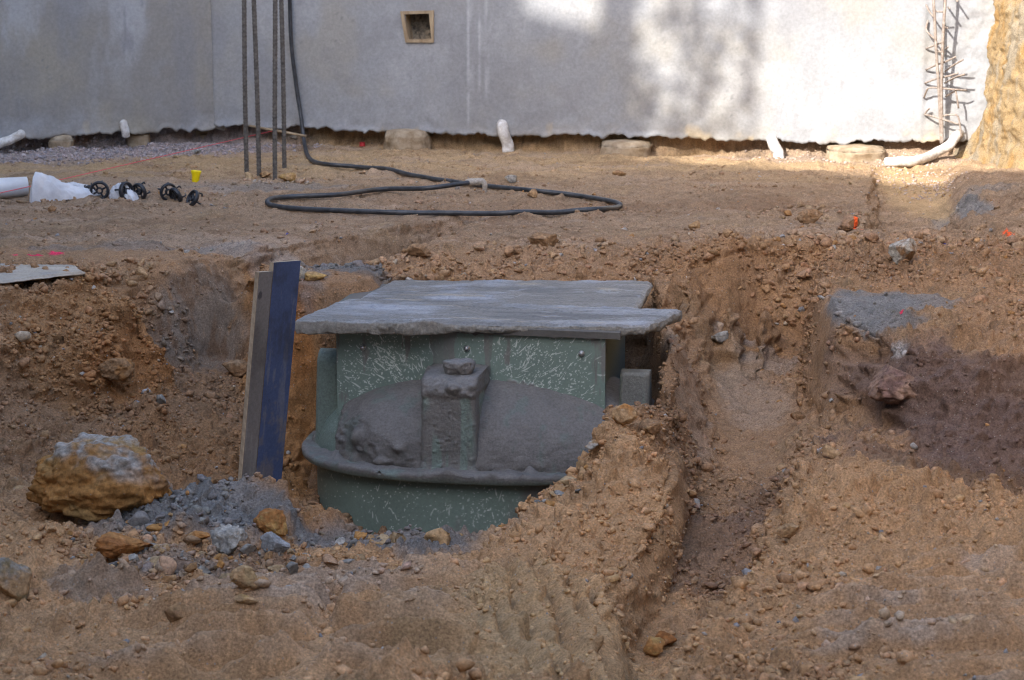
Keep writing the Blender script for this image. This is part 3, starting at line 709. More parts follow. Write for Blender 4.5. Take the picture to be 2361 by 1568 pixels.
gr = [[q[0] * (1 - u) * (1 - v) + q[1] * u * (1 - v) + q[3] * (1 - u) * v + q[2] * u * v for u in np.linspace(0, 1, 24)] for v in np.linspace(0, 1, 24)]
V = np.array(gr).reshape(-1, 3); dd = .095 + .025 * fbm(V[:, 0], V[:, 1], V[:, 2], .05, 4, .6) - .05 * np.clip(np.repeat(np.linspace(0, 1, 24), 24) - .55, 0, 1); V[:, 0] += MN[0] * dd; V[:, 1] += MN[1] * dd
mesh_np('opening_back', V, grid_faces(24, 24), mat_simple('dark_earth', (.05, .045, .038), (.24, .20, .15), 40, .95, .004), w_main)  # back of the opening in dark mottled earth colours
# cut earth face on the right; unseen near end added to block side light
tt = np.concatenate([np.linspace(-.12, 1.0, 130), np.linspace(1.05, 3.0, 14)])
path = catmull([(2.27, 11.1), (2.315, 10.74), (2.30, 10.45), (2.345, 10.12), (2.47, 9.8), (2.8, 9.45), (3.3, 8.7), (3.25, 7), (3.1, 5), (3.1, 3), (3.3, 0), (4.2, -3)], 20)
idx = np.concatenate([np.linspace(0, 110, 190), np.linspace(112, len(path) - 1, 60)]); pa = np.stack([np.interp(idx, np.arange(len(path)), path[:, k]) for k in (0, 1)], -1)
S_, T_ = np.meshgrid(idx, tt)
tang = np.gradient(pa, axis=0); tang /= np.linalg.norm(tang, axis=1)[:, None]; nb = np.stack([-tang[:, 1], tang[:, 0]], -1)   # points right/back
nb = -nb if nb[60, 0] < 0 else nb
Xb = np.repeat(pa[None, :, 0], len(tt), 0); Yb = np.repeat(pa[None, :, 1], len(tt), 0)
nbx, nby = np.repeat(nb[None, :, 0], len(tt), 0), np.repeat(nb[None, :, 1], len(tt), 0)
o = .05 * T_ + .08 * np.exp(-np.clip(T_, 0, 9) / .07) * -1 + .05 * fbm(Xb, Yb, T_ * .9, .3, 4, .6) + .06 * np.abs(fbm(Xb, Yb, T_ * 1.6, .22, 5, .65)) + .016 * fbm(Xb * 1.5, Yb * 1.5, T_ * .3, .05, 4, .6)
h_, _i = clods(Xb, Yb, T_, .09, .7); o -= .03 * h_; h_, _i = clods(Xb, Yb, T_, .04, .7); o -= .014 * h_
V = np.stack([Xb + nbx * o, Yb + nby * o, T_], -1).reshape(-1, 3)
cb = np.empty((V.shape[0], 3)); cb[:] = (.34, .24, .125)
nn = fbm(V[:, 0] * 2, V[:, 1] * 2, V[:, 2] * .7, .16, 4, .6); n4 = fbm(V[:, 0], V[:, 1], V[:, 2], .08, 4, .6)
m = smooth(nn, .0, .25)[:, None] * .75; cb = cb * (1 - m) + np.array((.29, .25, .19)) * m
m = smooth(-nn, .1, .35)[:, None] * .7; cb = cb * (1 - m) + np.array((.36, .205, .07)) * m
m = smooth(n4, .25, .45)[:, None] * .7; cb = cb * (1 - m) + np.array((.24, .17, .09)) * m
tag(mesh_np('earth_bank', V, grid_faces(len(tt), 250), M['soil'], col=cb), 'ochre cut earth face at the right end of the wall', 'earth bank', kind='structure')

# ------------------------------------------------------------------ stubs of bored piers under the walls
def pier(px, py_top, py_base, wpx, label, main=True, back=.02, square=False, hh=.2, zt=None):
    A, n = (W0, MN) if main else (WL, LN)
    b = on_wall(px, py_top, main, -back); r = wpx / 2 / FPX * np.linalg.norm(b - np.array((0, 0, CAMZ)))
    zb = -.06; ztop = b[2] if zt is None else zt
    th = np.linspace(0, 2 * np.pi, 40, endpoint=False); rows = np.concatenate([np.linspace(0, 1, 14), [1, 1]])
    V = []
    for i, t in enumerate(rows):
        k = 1.0 if i < 13 else (.93, .6, .02)[i - 13]
        rr = r * k * (1 + .06 * (1 - t))
        c_, s_ = np.cos(th), np.sin(th)
        if square: 
            pwr = .55; c_ = np.sign(c_) * abs(c_) ** pwr; s_ = np.sign(s_) * abs(s_) ** pwr
        z = zb + (ztop - zb) * t - (.012 if i == 12 else 0) + (.006 * (i - 13) if i > 13 else 0)
        V.append(np.stack([rr * c_, rr * s_, np.full(40, z)], -1))
    V = np.concatenate(V); ctr = np.array([b[0], b[1], 0]); V = V + ctr
    f = .05 * fbm(V[:, 0], V[:, 1], V[:, 2], .06, 4, .6) * r / .1
    dv = V - ctr; dv[:, 2] = 0; V = V + dv / (np.linalg.norm(dv, axis=1)[:, None] + 1e-6) * f[:, None] * .35
    return tag(mesh_np('pier_stub', V, grid_faces(len(rows), 40, 0, True), M['pier']), label, 'pier', 'concrete pier stubs under the walls')
pier(940, 300, 340, 104, 'round tan pier stub under the wall below the boxed opening')
pier(1443, 326, 362, 118, 'low domed pier stub in shade, left of the sunlit patch of wall')
pier(1975, 328, 372, 130, 'sunlit pale pier stub between two white pipes', zt=.06)
pier(140, 312, 366, 52, 'narrow tan pier stub standing in the gravel at the far left', False, .04, True)
pier(318, 298, 346, 52, 'squarish cracked tan pier stub behind the hanging white pipe end', False, .08, True)
pier(462, 300, 328, 58, 'grey pier stub deep in shadow beside the wall joint', False, .16, True)

# ------------------------------------------------------------------ drainage socks
def drain(pts, rad, label, cap_r=None):
    p = catmull(pts, 7); n = len(p)
    V, F = tube_vf(p, rad, 14)
    V += .16 * rad * np.stack([fbm(V[:, 0], V[:, 1], V[:, 2] + k * 9, .05, 3, .6) for k in range(3)], -1)
    return tag(mesh_np('drain_pipe', V, F, M['sock']), label, 'drain pipe', 'white drain pipes out of the walls')
ow = on_wall
drain([ow(1158, 286, d=-.06), ow(1158, 291, d=.015), ow(1162, 310, d=.03), ow(1170, 330, d=.02), ow(1171, 352, d=.03)], .031, 'limp white drain pipe hanging out of the wall above bare shaded earth')
drain([ow(1779, 318, d=-.05), ow(1780, 322, d=.02), ow(1786, 338, d=.03), ow(1794, 352, d=.025), ow(1796, 372, d=.05)], .028, 'short bright white drain pipe drooping from the sunlit wall')
drain([ow(284, 282, False, -.04), ow(285, 288, False, .02), ow(289, 300, False, .03), ow(290, 314, False, .02)], .022, 'stub of white pipe poking down from the shaded left wall')
drain([ow(48, 306, False, -.05), ow(46, 311, False, .02), ow(20, 324, False, .04), ow(-8, 336, False, .06), ow(-20, 370, False, .08)], .024, 'grey white drain pipe curling under the wall at the left edge')
def gp(px, py, lift=.0):
    g = ground_at(px, py); return (g[0], g[1], g[2] + lift)
drain([ow(2212, 308, d=-.02), ow(2205, 314, d=.05), ow(2190, 334, d=.10), gp(2163, 366, .035), gp(2135, 378, .03), gp(2105, 384, .026), gp(2070, 386, .026), gp(2042, 386, .024)], .024, 'long white drain pipe bending across the pink gravel under the tied bars')

# ------------------------------------------------------------------ column bars and tied bars
def bar(px0, px1, py1, label, rad=.0105):
    b = ground_at(px1, py1); top = PY(px0, 0, b[1]); dx = (top[0] - b[0]) / (top[2] - b[2])
    n = 460; zz = np.linspace(-.1, 1.75, n)
    p = np.stack([b[0] + dx * zz + .004 * np.sin(zz * 3 + px0), np.full(n, b[1]), b[2] + zz], -1)
    rr = rad * (1 + .13 * (np.arange(n) % 4 < 2))
    return tag(tube('reinforcing_bar', p, rr, M['rebar'], seg=9), label, 'steel bar', 'upright column starter bars')
bar(563, 570, 398, 'upright ribbed steel bar, the leftmost one, in a group of four')
bar(585, 596, 404, 'dark ribbed upright bar second from the left of four')
bar(633, 636, 413, 'upright ribbed bar standing nearest, a cement-greyed third of four')
bar(647, 656, 388, 'upright ribbed bar set farthest back, right end of four beside the hose')
cage = empty('tied_bars', tuple(ow(2170, 326, d=.04)))
tag(cage, 'bent steel bars and broken ties standing out of the sunlit wall', 'reinforcement')
def zc(x, y, d): return ow(2075 + x * .2573, y * .2573, d=d)
def local(P): return [np.array(p) - np.array(cage.location) for p in P]
tube('bar', local(catmull([zc(370, 1285, .05), zc(362, 1100, .06), zc(348, 800, .09), zc(325, 450, .11), zc(310, 150, .12), zc(300, -60, .12), zc(290, -900, .13)], 8)), .0075, M['rebar_lit'], cage, 8)
tube('bar', local(catmull([zc(378, 1285, .05), zc(376, 1100, .06), zc(372, 800, .09), zc(382, 450, .12), zc(396, 150, .13), zc(408, -60, .13), zc(425, -900, .14)], 8)), .0075, M['rebar_lit'], cage, 8)
ties = [
    [(235, 45, .0), (262, 100, .04), (300, 150, .09)], [(250, 185, .0), (238, 270, .03), (310, 350, .10)], [(235, 435, .0), (300, 410, .05), (390, 375, .12)],
    [(232, 625, 0), (330, 580, .06), (420, 548, .10), (500, 508, .13)], [(222, 745, 0), (330, 705, .06), (440, 680, .10), (520, 655, .13)], [(215, 875, 0), (240, 810, .04), (275, 785, .06), (380, 792, .09), (500, 803, .10), (600, 808, .07)],
    [(220, 1025, 0), (245, 990, .02), (265, 970, .03)], [(220, 1025, 0), (300, 1045, .05), (400, 1075, .07), (530, 1115, .06)], [(385, 1040, .06), (430, 1030, .07), (500, 1030, .07), (525, 1060, .07), (540, 1140, .07), (550, 1230, .06)],
    [(495, 805, .09), (510, 870, .10), (525, 970, .09)], [(410, 865, .03), (450, 840, .06), (510, 808, .09)], [(400, 745, .0), (480, 700, .07), (580, 665, .11)], [(405, 640, .0), (470, 590, .08), (565, 535, .13)],
    [(410, 440, .0), (430, 420, .09)], [(405, 245, 0), (425, 250, .11)], [(430, 65, 0), (445, 75, .12)], [(500, 0, 0), (515, 10, .12)], [(400, 110, .1), (350, 105, .11), (300, 100, .1)], [(400, 470, .1), (350, 462, .1), (320, 440, .1)]]
for t in ties:
    tube('tie', local(catmull([zc(*p) for p in t], 5)), .0048, M['rebar_lit'], cage, 7)

# ------------------------------------------------------------------ hose, string line, peg
def gp(px, py, lift=.0):
    g = ground_at(px, py); return (g[0], g[1], g[2] + lift)
hp = [ow(664, -260, d=.03), ow(667, -60, d=.03), ow(671, 90, d=.03), ow(682, 190, d=.03), ow(694, 270, d=.05), ow(702, 330, d=.12)]
hp += [gp(x_, y_, .010) for x_, y_ in ((708, 360), (722, 377), (760, 384), (830, 391), (920, 404), (1000, 419), (1100, 432), (1230, 444), (1330, 457), (1400, 468))]
hp += [gp(1428, 477, .012), gp(1424, 485, .012), gp(1392, 490, .012), gp(1300, 496, .011), gp(1180, 499, .011), gp(1040, 499, .011), gp(900, 496, .011), gp(760, 491, .011), gp(670, 487, .012), gp(626, 481, .014), gp(617, 474, .018), gp(632, 468, .02), gp(680, 464, .02), gp(780, 458, .018), gp(880, 447, .02), PZ(980, 434, .025), PZ(1060, 424, .04), PZ(1088, 420, .045)]
hpath = catmull(hp, 12)
for q in hpath:
    if q[1] < 10.9: q[2] = max(q[2], gz(q[0], q[1]) + .009)
for _ in range(12): hpath[60:-1, 2] = (hpath[59:-2, 2] + 2 * hpath[60:-1, 2] + hpath[61:, 2]) / 4
hose = tag(tube('hose', hpath, .0106, M['hose'], seg=12), 'black plastic water hose lying in a long loop with a tap at its end', 'hose')
e = np.array(hp[-1]); 
def fit(n, pts, r): return tube(n, [np.array(p) for p in pts], r, M['brass'], hose, 12)
fit('coupling', [e + (-.024, .003, -.004), e + (-.005, .0, 0), e + (.012, 0, .001), e + (.03, -.003, .002)], [.016, .017, .0155, .0165])
tp = catmull([e + (.03, -.003, .002), e + (.046, -.006, .002), e + (.056, -.01, -.012), e + (.057, -.016, -.045), e + (.058, -.03, -.062), e + (.07, -.05, -.066)], 6)
fit('tap', tp, np.interp(np.arange(len(tp)), [0, 6, 12, 18, 24, 30], [.0165, .015, .013, .009, .012, .016]))
sl = [ow(628, 302, d=.25), PZ(110, 421, .055), PZ(-160, 480, .05)]
tag(tube('string_line', sl, .0017, M['string'], seg=6), 'thin pink builder\'s string stretched low over the gravel and the white pipe', 'string')
pk = [ow(575, 290, d=.22), ow(640, 302, d=.25), ow(706, 314, d=.28)]
tag(tube('timber_peg', pk, .0065, M['timber'], seg=7), 'thin timber stick lying level behind the four upright bars', 'stick')
def lump(name, c, size, seed, sub=4, amp=.22, flat=.0, freq=.8, ridge=.12, dmin=.55):
    """one rough stone, returned as arrays in its own frame"""
    V, F = ico(sub); V = V.copy()
    rs = np.random.RandomState(seed)
    for k in range(9):      # broken flat faces
        n_ = rs.randn(3); n_ /= np.linalg.norm(n_); d_ = dmin + .3 * rs.rand()
        h = V @ n_ - d_; V -= np.where(h > 0, h * .85, 0)[:, None] * n_[None]
    r = 1 + amp * fbm(V[:, 0] + seed, V[:, 1], V[:, 2], freq, 4, .6) + ridge * (np.abs(fbm(V[:, 0] + seed, V[:, 1], V[:, 2] * 1.1, .42, 5, .62)) * 2.2 - .4)
    return V * r[:, None] * np.array(size)[None], F
def rock(px, py, wpx, hpx, label, cols, seed, sub=4, name='rock', cat='rock', sink=.12, depth=.8, rz=0, amp=.22, ridge=.12, group=None, tilt=0, dmin=.42, crust=0, stripe=0):
    """stone whose foot is seen at (px, py + hpx/2)"""
    g = np.array(ground_at(px, py + hpx * .42)); dist = np.linalg.norm(g - np.array((0, 0, CAMZ)))
    w, h = wpx / 2 / FPX * dist, hpx / 2 / FPX * dist
    V, F = lump(name, None, (1, depth, 1), seed, sub, amp, ridge=ridge, dmin=dmin)
    V /= np.array([abs(V[:, 0]).max(), abs(V[:, 0]).max(), abs(V[:, 2]).max()])[None]
    V = V * np.array([w, w, h])[None]
    if tilt:
        ca, sa = math.cos(tilt), math.sin(tilt); V = np.stack([V[:, 0] * ca - V[:, 2] * sa, V[:, 1], V[:, 0] * sa + V[:, 2] * ca], -1)
    nn = fbm(V[:, 0] + seed, V[:, 1], V[:, 2], max(w * .9, .01), 4, .6); n2 = fbm(V[:, 0], V[:, 1] + seed, V[:, 2], max(w * .25, .006), 4, .65)
    ca = np.array(cols[0])[None]; cb_ = np.array(cols[1])[None]
    m = smooth(nn, -.12, .22)[:, None]; cc = ca * (1 - m) + cb_ * m
    if len(cols) > 2:
        m = (smooth(V[:, 2] / h + nn + crust * V[:, 0] / w, .25, .75) * smooth(n2, -.3, .2))[:, None]; cc = cc * (1 - m) + np.array(cols[2])[None] * m
    cc = cc * (1 + .45 * n2[:, None])
    if stripe: cc[(abs(V[:, 0] - stripe + .004 * n2) < .008) & (n2 > -.5)] = (.85, .12, .03)
    o = mesh_np(name, V, F, M['rock'], col=np.clip(cc, .02, .8), smooth_sh=True)
    o.location = (g[0], g[1] + w * depth * .55, g[2] + h * (1 - 2 * sink))
    return tag(o, label, cat, group)
GR, OR, TN, BR, WH, RU, YO = (.22, .205, .185), (.35, .165, .055), (.36, .225, .115), (.25, .145, .075), (.36, .33, .285), (.27, .11, .035), (.38, .235, .085)
rock(225, 1112, 350, 215, 'big angular ochre boulder with a grey white crust along its top', ((.30, .145, .045), (.30, .18, .07), (.27, .25, .225)), 90, 6, 'boulder', 'boulder', .17, .7, amp=.32, ridge=.13, dmin=.66, crust=.55)
rock(32, 1346, 118, 118, 'rounded olive brown rock cut off by the left edge of the photo', ((.26, .19, .1), TN, GR), 12, 5)
rock(282, 1262, 128, 62, 'long flat rusty rock lying below the big boulder', (RU, OR), 13, 5, tilt=-.1)
rock(628, 1214, 92, 78, 'bright orange rock on top of a grey stone', (OR, YO, RU), 14, 5)
rock(632, 1256, 74, 56, 'smooth blue grey stone tucked against the bright orange rock', ((.25, .25, .25), (.33, .33, .33)), 15, 5)
rock(562, 1347, 68, 70, 'blocky tan stone on the foreground cleat marks', (TN, (.36, .25, .13)), 16, 5, ridge=.06)
rock(531, 1250, 96, 78, 'knobbly whitish grey lump of crushed rock and cement', (WH, GR), 17, 5, amp=.3, ridge=.25)
rock(452, 1240, 70, 42, 'small orange rock left of the knobbly whitish lump', (OR, TN), 18, 4)
rock(405, 1417, 56, 56, 'rounded brown clod at the edge of the foreground cleat marks', (BR, TN), 19, 5, ridge=.06)
rock(563, 1393, 64, 20, 'thin flat tan stone lying just below a blocky one', (YO, TN), 20, 4, depth=.6)
rock(2088, 578, 72, 66, 'upright angular grey and brown stone at the rim behind the grey cement patch', ((.36, .33, .28), BR, WH), 21, 5, tilt=.35, ridge=.06)
rock(1603, 519, 34, 26, 'brown clod alone on the flat left of the clod heap', (BR, TN), 22, 4)
rock(1872, 502, 66, 38, 'largest brown clod in the heap beside the far trench', (BR, (.3, .2, .12)), 23, 5)
rock(1962, 516, 64, 40, 'brown clod carrying an orange paint stripe by the far trench', ((.24, .145, .085), (.28, .175, .11)), 24, 5, stripe=.018)
rock(1508, 1494, 52, 40, 'orange stone at the near end of the narrow trench', (OR, YO), 25, 4)
rock(1530, 1478, 64, 40, 'broken rust brown stone behind the orange one in the near trench', (RU, TN), 26, 4)
rock(1604, 1168, 34, 34, 'pale pinkish stone with white patches on the trench floor', (WH, (.4, .25, .18)), 27, 4)
rock(1434, 957, 74, 52, 'smooth tan clod crowning the spoil pile against the green tank', (TN, OR), 28, 5, ridge=.05, amp=.15)
rock(1495, 985, 66, 48, 'rough brown clod on the spoil pile right of its crowning clod', (TN, BR), 29, 5)
rock(1370, 1030, 44, 26, 'flat pale stone on the slope of the spoil pile', (WH, TN), 30, 4)
rock(1340, 1076, 40, 34, 'small round clod low on the spoil pile beside the tank', (TN, BR), 31, 4)
rock(372, 922, 34, 32, 'grey stone on the floor of the left pit', (GR, (.3, .28, .25)), 32, 4)
rock(692, 632, 28, 40, 'pale angular stone just right of the blue board\'s top', ((.4, .33, .24), WH), 33, 4)
rock(722, 640, 60, 26, 'flat tan stone on the rim beside the blue board', (YO, TN), 34, 4)
rock(1179, 414, 32, 22, 'grey lump of concrete on the flat near the hose tap', (GR, WH), 35, 4)
rock(453, 351, 24, 15, 'grey stone under the pink string near the gravel', (GR, (.36, .35, .34)), 36, 4)
rock(118, 482, 24, 18, 'small brown clod in front of the white plastic bag', (BR, OR), 37, 4)
rock(1228, 447, 26, 22, 'tan clod resting against the hose', (TN, BR), 38, 4)
rock(2068, 890, 130, 96, 'large purple brown lump jutting from the dark right bank', ((.17, .1, .08), (.26, .16, .11)), 39, 5, sink=.1, amp=.3, ridge=.2)
rock(2082, 908, 44, 24, 'orange stone wedged under the purple brown lump', (OR, YO), 40, 4)
rock(1660, 782, 56, 34, 'whitish stone at the far end of the narrow trench', (WH, GR), 41, 4, ridge=.2)
rock(1915, 1045, 56, 34, 'brown clod on top of the right hand bank of the trench', (TN, BR), 42, 4)
rock(1822, 1222, 60, 44, 'tan clod above the trench where its right bank juts out', (TN, BR), 43, 5)
rock(262, 852, 96, 60, 'dark brown block of earth overhanging in the left pit', (BR, OR), 44, 5, ridge=.2)
rock(545, 855, 74, 46, 'crumbly brown clod at the foot of the smooth grey cut', (BR, (.3, .2, .12)), 45, 5)
rock(1255, 556, 70, 36, 'brown clod heap on the rim behind the cover boards', (BR, TN), 46, 5)
rock(965, 582, 80, 40, 'wide brown clod on the rim behind the left end of the cover boards', (BR, TN), 47, 5)
rock(1430, 400, 36, 16, 'tan clod on the flat in front of the sunlit ground', (TN, BR), 48, 4)
rock(660, 408, 46, 24, 'tan broken clod at the foot of the upright bars', (TN, YO), 49, 4)
rock(612, 402, 30, 16, 'small tan clod between the feet of the upright bars', (TN, BR), 50, 4)
rock(680, 318, 30, 14, 'pale block of concrete under the wall right of the upright bars', (WH, (.45, .45, .46)), 51, 3, amp=.08, ridge=.04)
rock(1838, 962, 40, 24, 'reddish stone in the middle of the trench', (RU, BR), 52, 4)
# ------------------------------------------------------------------ odds and ends on the flat
r0 = np.array(gp(835, 339)); 
red = lathe('red_cap', [(0.0001, .022), (.012, .022), (.014, .02), (.0155, .002), (.018, 0), (.0001, 0)], M['red']); red.location = r0 + (0, .02, -.001); tag(red, 'small red plastic cap beside a pier stub under the wall', 'cap')
yg = np.array(gp(449, 421))
yc = lathe('yellow_cap', [(.0001, .002), (.014, .0), (.0165, .004), (.0195, .034), (.0235, .046), (.0245, .053), (.0225, .055), (.019, .052), (.016, .012), (.0001, .01)], M['yellow'])
yc.location = yg + (0, .02, -.002); yc.rotation_euler = (R(-3), R(5), 0); tag(yc, 'yellow plastic bar cap on the flat left of the upright bars', 'cap')
def wheel(px, py, rpx, yaw, tilt, label, spokes=3, first=[None]):
    g = np.array(ground_at(px, py + rpx * .9)); r = .0195
    if first[0] is None:
        root = empty('bar_spacer')
        th = np.linspace(0, 2 * np.pi, 37)
        V, F = tube_vf(np.stack([r * np.cos(th), 0 * th, r * np.sin(th)], -1), .0036, 8, False); V[:, 1] *= 1.7
        mesh_np('rim', V, F, M['black'], root)
        V, F = tube_vf(np.stack([.0065 * np.cos(th), 0 * th, .0065 * np.sin(th)], -1), .0024, 6, False); V[:, 1] *= 2.6
        mesh_np('hub', V, F, M['black'], root)
        for k in range(4):
            a = k * math.pi / 2 + .78
            tube('spoke', [(.007 * math.cos(a), 0, .007 * math.sin(a)), (.0185 * math.cos(a), 0, .0185 * math.sin(a))], .0024, M['black'], root, 6)
        for k in range(4):
            a = k * math.pi / 2
            tube('foot', [(.019 * math.cos(a), .004, .019 * math.sin(a)), (.021 * math.cos(a), .016, .021 * math.sin(a)), (.015 * math.cos(a), .02, .015 * math.sin(a))], .0022, M['black'], root, 6)
        first[0] = root
    else:
        root = first[0].copy(); COL.objects.link(root)
        for ch in first[0].children:
            c_ = ch.copy(); COL.objects.link(c_); c_.parent = root
    k = rpx / 19.0 * 1.85
    root.scale = (k, k, k); root.location = g + (0, .01, r * k * (.9 - .25 * abs(math.sin(tilt)))); root.rotation_euler = (tilt, .3, yaw)
    return tag(root, label, 'bar spacer', 'black plastic bar chair wheels')
wheel(229, 441, 19, .15, .05, 'black spoked plastic wheel seen face on, standing against the white bag')
wheel(206, 437, 12, .4, .7, 'black plastic wheel half hidden behind the white bag')
wheel(291, 442, 19, 1.0, -.1, 'black plastic wheel turned edgeways beside the loose end of the bag')
wheel(321, 442, 17.5, -.55, .25, 'greyish plastic wheel leaning back right of an edgeways one')
wheel(388, 444, 18, .6, .1, 'black plastic wheel standing upright, rear one of the overlapping pair')
wheel(405, 451, 17, -.7, .45, 'black plastic wheel leaning in front of the overlapping pair\'s other wheel')
wheel(444, 457, 17, -1.1, -.5, 'black plastic wheel tipped over below the yellow cap')
# white pipe and bag
pA, pB = np.array(PZ(-420, 452, .042)), np.array(PZ(62, 430, .042))
V, F = tube_vf([pA, pA * .5 + pB * .5, pB, pB, pB * .93 + pA * .07], [.0425, .0425, .0425, .038, .038], 32, False)
tag(mesh_np('plastic_pipe', V, F, M['pvc']), 'short white plastic pipe lying on the ground at the left edge', 'pipe')
def bag(px0, px1, pyb, prof, depth, label, seed):
    """crumpled sheet: crest heights prof (px above the foot line) from left to right"""
    nu, nv_ = 90, 50
    u = np.linspace(0, 1, nu); v = np.linspace(0, 1, nv_)
    a, b = np.array(ground_at(px0, pyb[0])), np.array(ground_at(px1, pyb[1])); sc_ = np.linalg.norm(a - np.array((0, 0, CAMZ))) / FPX
    U, Vv = np.meshgrid(u, v)
    hgt = np.interp(U, np.linspace(0, 1, len(prof)), prof) * sc_
    ang = Vv * np.pi
    rr = 1 + .16 * fbm(U * 1.4 + seed, Vv * .7, U * 0, .35, 3, .6)
    fold = .010 * np.abs(fbm(U * .6 + Vv * .35, Vv * .3 - U * .2, U * 0 + seed, .09, 3, .6))
    endt = np.clip(np.minimum(U, 1 - U) / .08, 0, 1) ** .6
    Y_ = -np.cos(ang) * depth * rr * (.35 + .65 * endt); Z_ = np.sin(ang) ** .8 * hgt * rr * endt
    base = a[None, None] * (1 - U[..., None]) + b[None, None] * U[..., None]
    P_ = base + np.stack([fold * 1.2, Y_ + depth * .6 + fold, np.maximum(Z_, 0) + fold * .8 - .004], -1)
    return tag(mesh_np('plastic_bag', P_.reshape(-1, 3), grid_faces(nv_, nu), M['bag']), label, 'plastic bag')
bag(64, 226, (468, 452), (56, 68, 62, 52, 43, 36, 30, 24, 20, 16, 8), .055, 'crumpled white plastic bag peaked at one end, over the pipe mouth', 1)
bag(138, 206, (446, 444), (20, 24, 25, 22, 18, 12), .03, 'small white wrapped bundle behind the crumpled bag', 4)
bag(248, 312, (456, 462), (8, 26, 33, 34, 30, 20, 6), .04, 'loose white plastic scrap between the black wheels', 6)
# ------------------------------------------------------------------ green tank in the pit
TZ = .74
tank = empty('tank', (-.1275, 6.55, -TZ + .022), R(-10))
tag(tank, 'green fibreglass underground tank splashed with wet grey cement, sunk in the pit', 'tank')
GREEN, MUD, MUD2, FLK = np.array((.165, .215, .182)), np.array((.160, .146, .134)), np.array((.15, .143, .14)), np.array((.60, .63, .58))
def coat(V, mud, fleck_amt=.5, seed=0, ctr=(0.0, -.33), drip=.0, spl=None):
    """green paint, pale cement flecks thrown outward from ctr, mud where mud > 0"""
    x, y, z = V[:, 0], V[:, 1], V[:, 2] - TZ
    n1 = fbm(x + seed, y, z, .25, 3); n2 = fbm(x + seed, y, z, .03, 4, .65)
    c = GREEN[None] * (1 + .16 * n1[:, None] + .08 * n2[:, None])
    big = fbm(x + 3 * seed, y, z, .16, 3, .6)
    sp = clods(x + seed, y, z, .006, .10)[0]
    m = smooth(sp, .15, .3) * smooth(big, -.3, .2) * min(1, fleck_amt * 1.6)
    if spl is not None: m = np.maximum(m, spl)
    c = c * (1 - .85 * m[:, None]) + FLK[None] * .85 * m[:, None]
    if drip:
        d = fbm(x * 1.0, y, z * .16, .028, 4, .6) + .5 * fbm(x, y, z, .2, 2)
        w_ = np.exp(-((x - .0) / .2) ** 2) * smooth(z, -.32, -.15) + .35 * smooth(fbm(x + 5, y, z * .3, .12, 3), .3, .5)
        mud = np.maximum(mud, smooth(d + w_ * drip, .38, .58) * .85)
    mm = mud[:, None]; md = MUD[None] * (1 + .22 * n2[:, None] + .18 * n1[:, None])
    streak = smooth(fbm(x * 1.0, y, z * .10, .035, 3), .22, .42)[:, None] * .45
    md = md * (1 - streak) + (GREEN * .75)[None] * streak
    c = c * (1 - mm) + md * mm
    rg_ = .38 + .2 * mud + .12 * n2
    return np.clip(c, .01, .8), np.clip(rg_, .2, .9)
def sup(th, rx, ry, n): 
    c_, s_ = np.cos(th), np.sin(th)
    return rx * np.sign(c_) * abs(c_) ** (2 / n), ry * np.sign(s_) * abs(s_) ** (2 / n)
OY = .21
def splat(us, vs, clusters, seed, ctr=None):
    """cement splashes: short thin strokes thrown outward from ctr, on a regular u, v grid"""
    rs = np.random.RandomState(seed); G = np.zeros((len(vs), len(us)))
    du, dv = us[1] - us[0], vs[1] - vs[0]
    for cu, cv, ru, rv, n, big_ in clusters:
        for _ in range(int(n * .42)):
            u, v = cu + ru * rs.randn(), cv + rv * rs.randn()
            L = (.0012 + .003 * rs.rand() ** 2 + .016 * rs.rand() ** 6) * big_; w = (.0007 + .0011 * rs.rand() ** 2) * big_ ** .5
            an = (math.atan2(v - ctr[1], u - ctr[0]) if ctr else math.pi / 2) + .35 * rs.randn()
            if rs.rand() < .5: L = w = .0006 + .0022 * rs.rand() ** 2
            i0, i1 = int((u - L - us[0]) / du) - 2, int((u + L - us[0]) / du) + 3; j0, j1 = int((v - L - vs[0]) / dv) - 2, int((v + L - vs[0]) / dv) + 3
            i0, j0 = max(i0, 0), max(j0, 0)
            if i0 >= min(i1, len(us)) or j0 >= min(j1, len(vs)): continue
            U, V_ = np.meshgrid(us[i0:i1] - u, vs[j0:j1] - v)
            p_ = U * math.cos(an) + V_ * math.sin(an); q_ = -U * math.sin(an) + V_ * math.cos(an) + .25 * p_ * p_ / max(L, .001) * (rs.rand() - .5)
            e_ = (p_ / L) ** 2 + (q_ / (w * (1.1 - .5 * p_ / L))) ** 2
            G[j0:j1, i0:i1] = np.maximum(G[j0:j1, i0:i1], np.clip(1.6 - e_, 0, 1) * (.55 + .45 * rs.rand()))
    return G
# lower body
th = np.linspace(0, 2 * np.pi, 420, endpoint=False); zz = np.linspace(-.73, -.49, 150)
thb = np.concatenate([np.linspace(-np.pi, 0, 760, endpoint=False), np.linspace(0, np.pi, 140, endpoint=False)])
X_, Y_ = sup(thb, .525, .435, 2.5)
V = np.stack([np.repeat(X_[None], 150, 0), np.repeat(Y_[None] + OY, 150, 0), np.repeat(zz[:, None] + TZ, 900, 1)], -1).reshape(-1, 3)
n2 = fbm(V[:, 0], V[:, 1], V[:, 2] * .5, .16, 4, .6)
mud = smooth(n2 + .9 * (V[:, 0] - .12), .12, .3) * .9
uu = np.linspace(-.56, .56, 800); sg = splat(uu, zz, [(-.05, -.58, .22, .05, 700, 1.0), (-.35, -.52, .08, .04, 160, 1.2), (.12, -.60, .1, .03, 300, 1.1)], 5)
sg = np.stack([np.interp(X_, uu, r_) for r_ in sg]) * (thb < 0)[None]
c, rg_ = coat(V, mud, .75, 3, spl=sg.ravel() * (1 - mud))
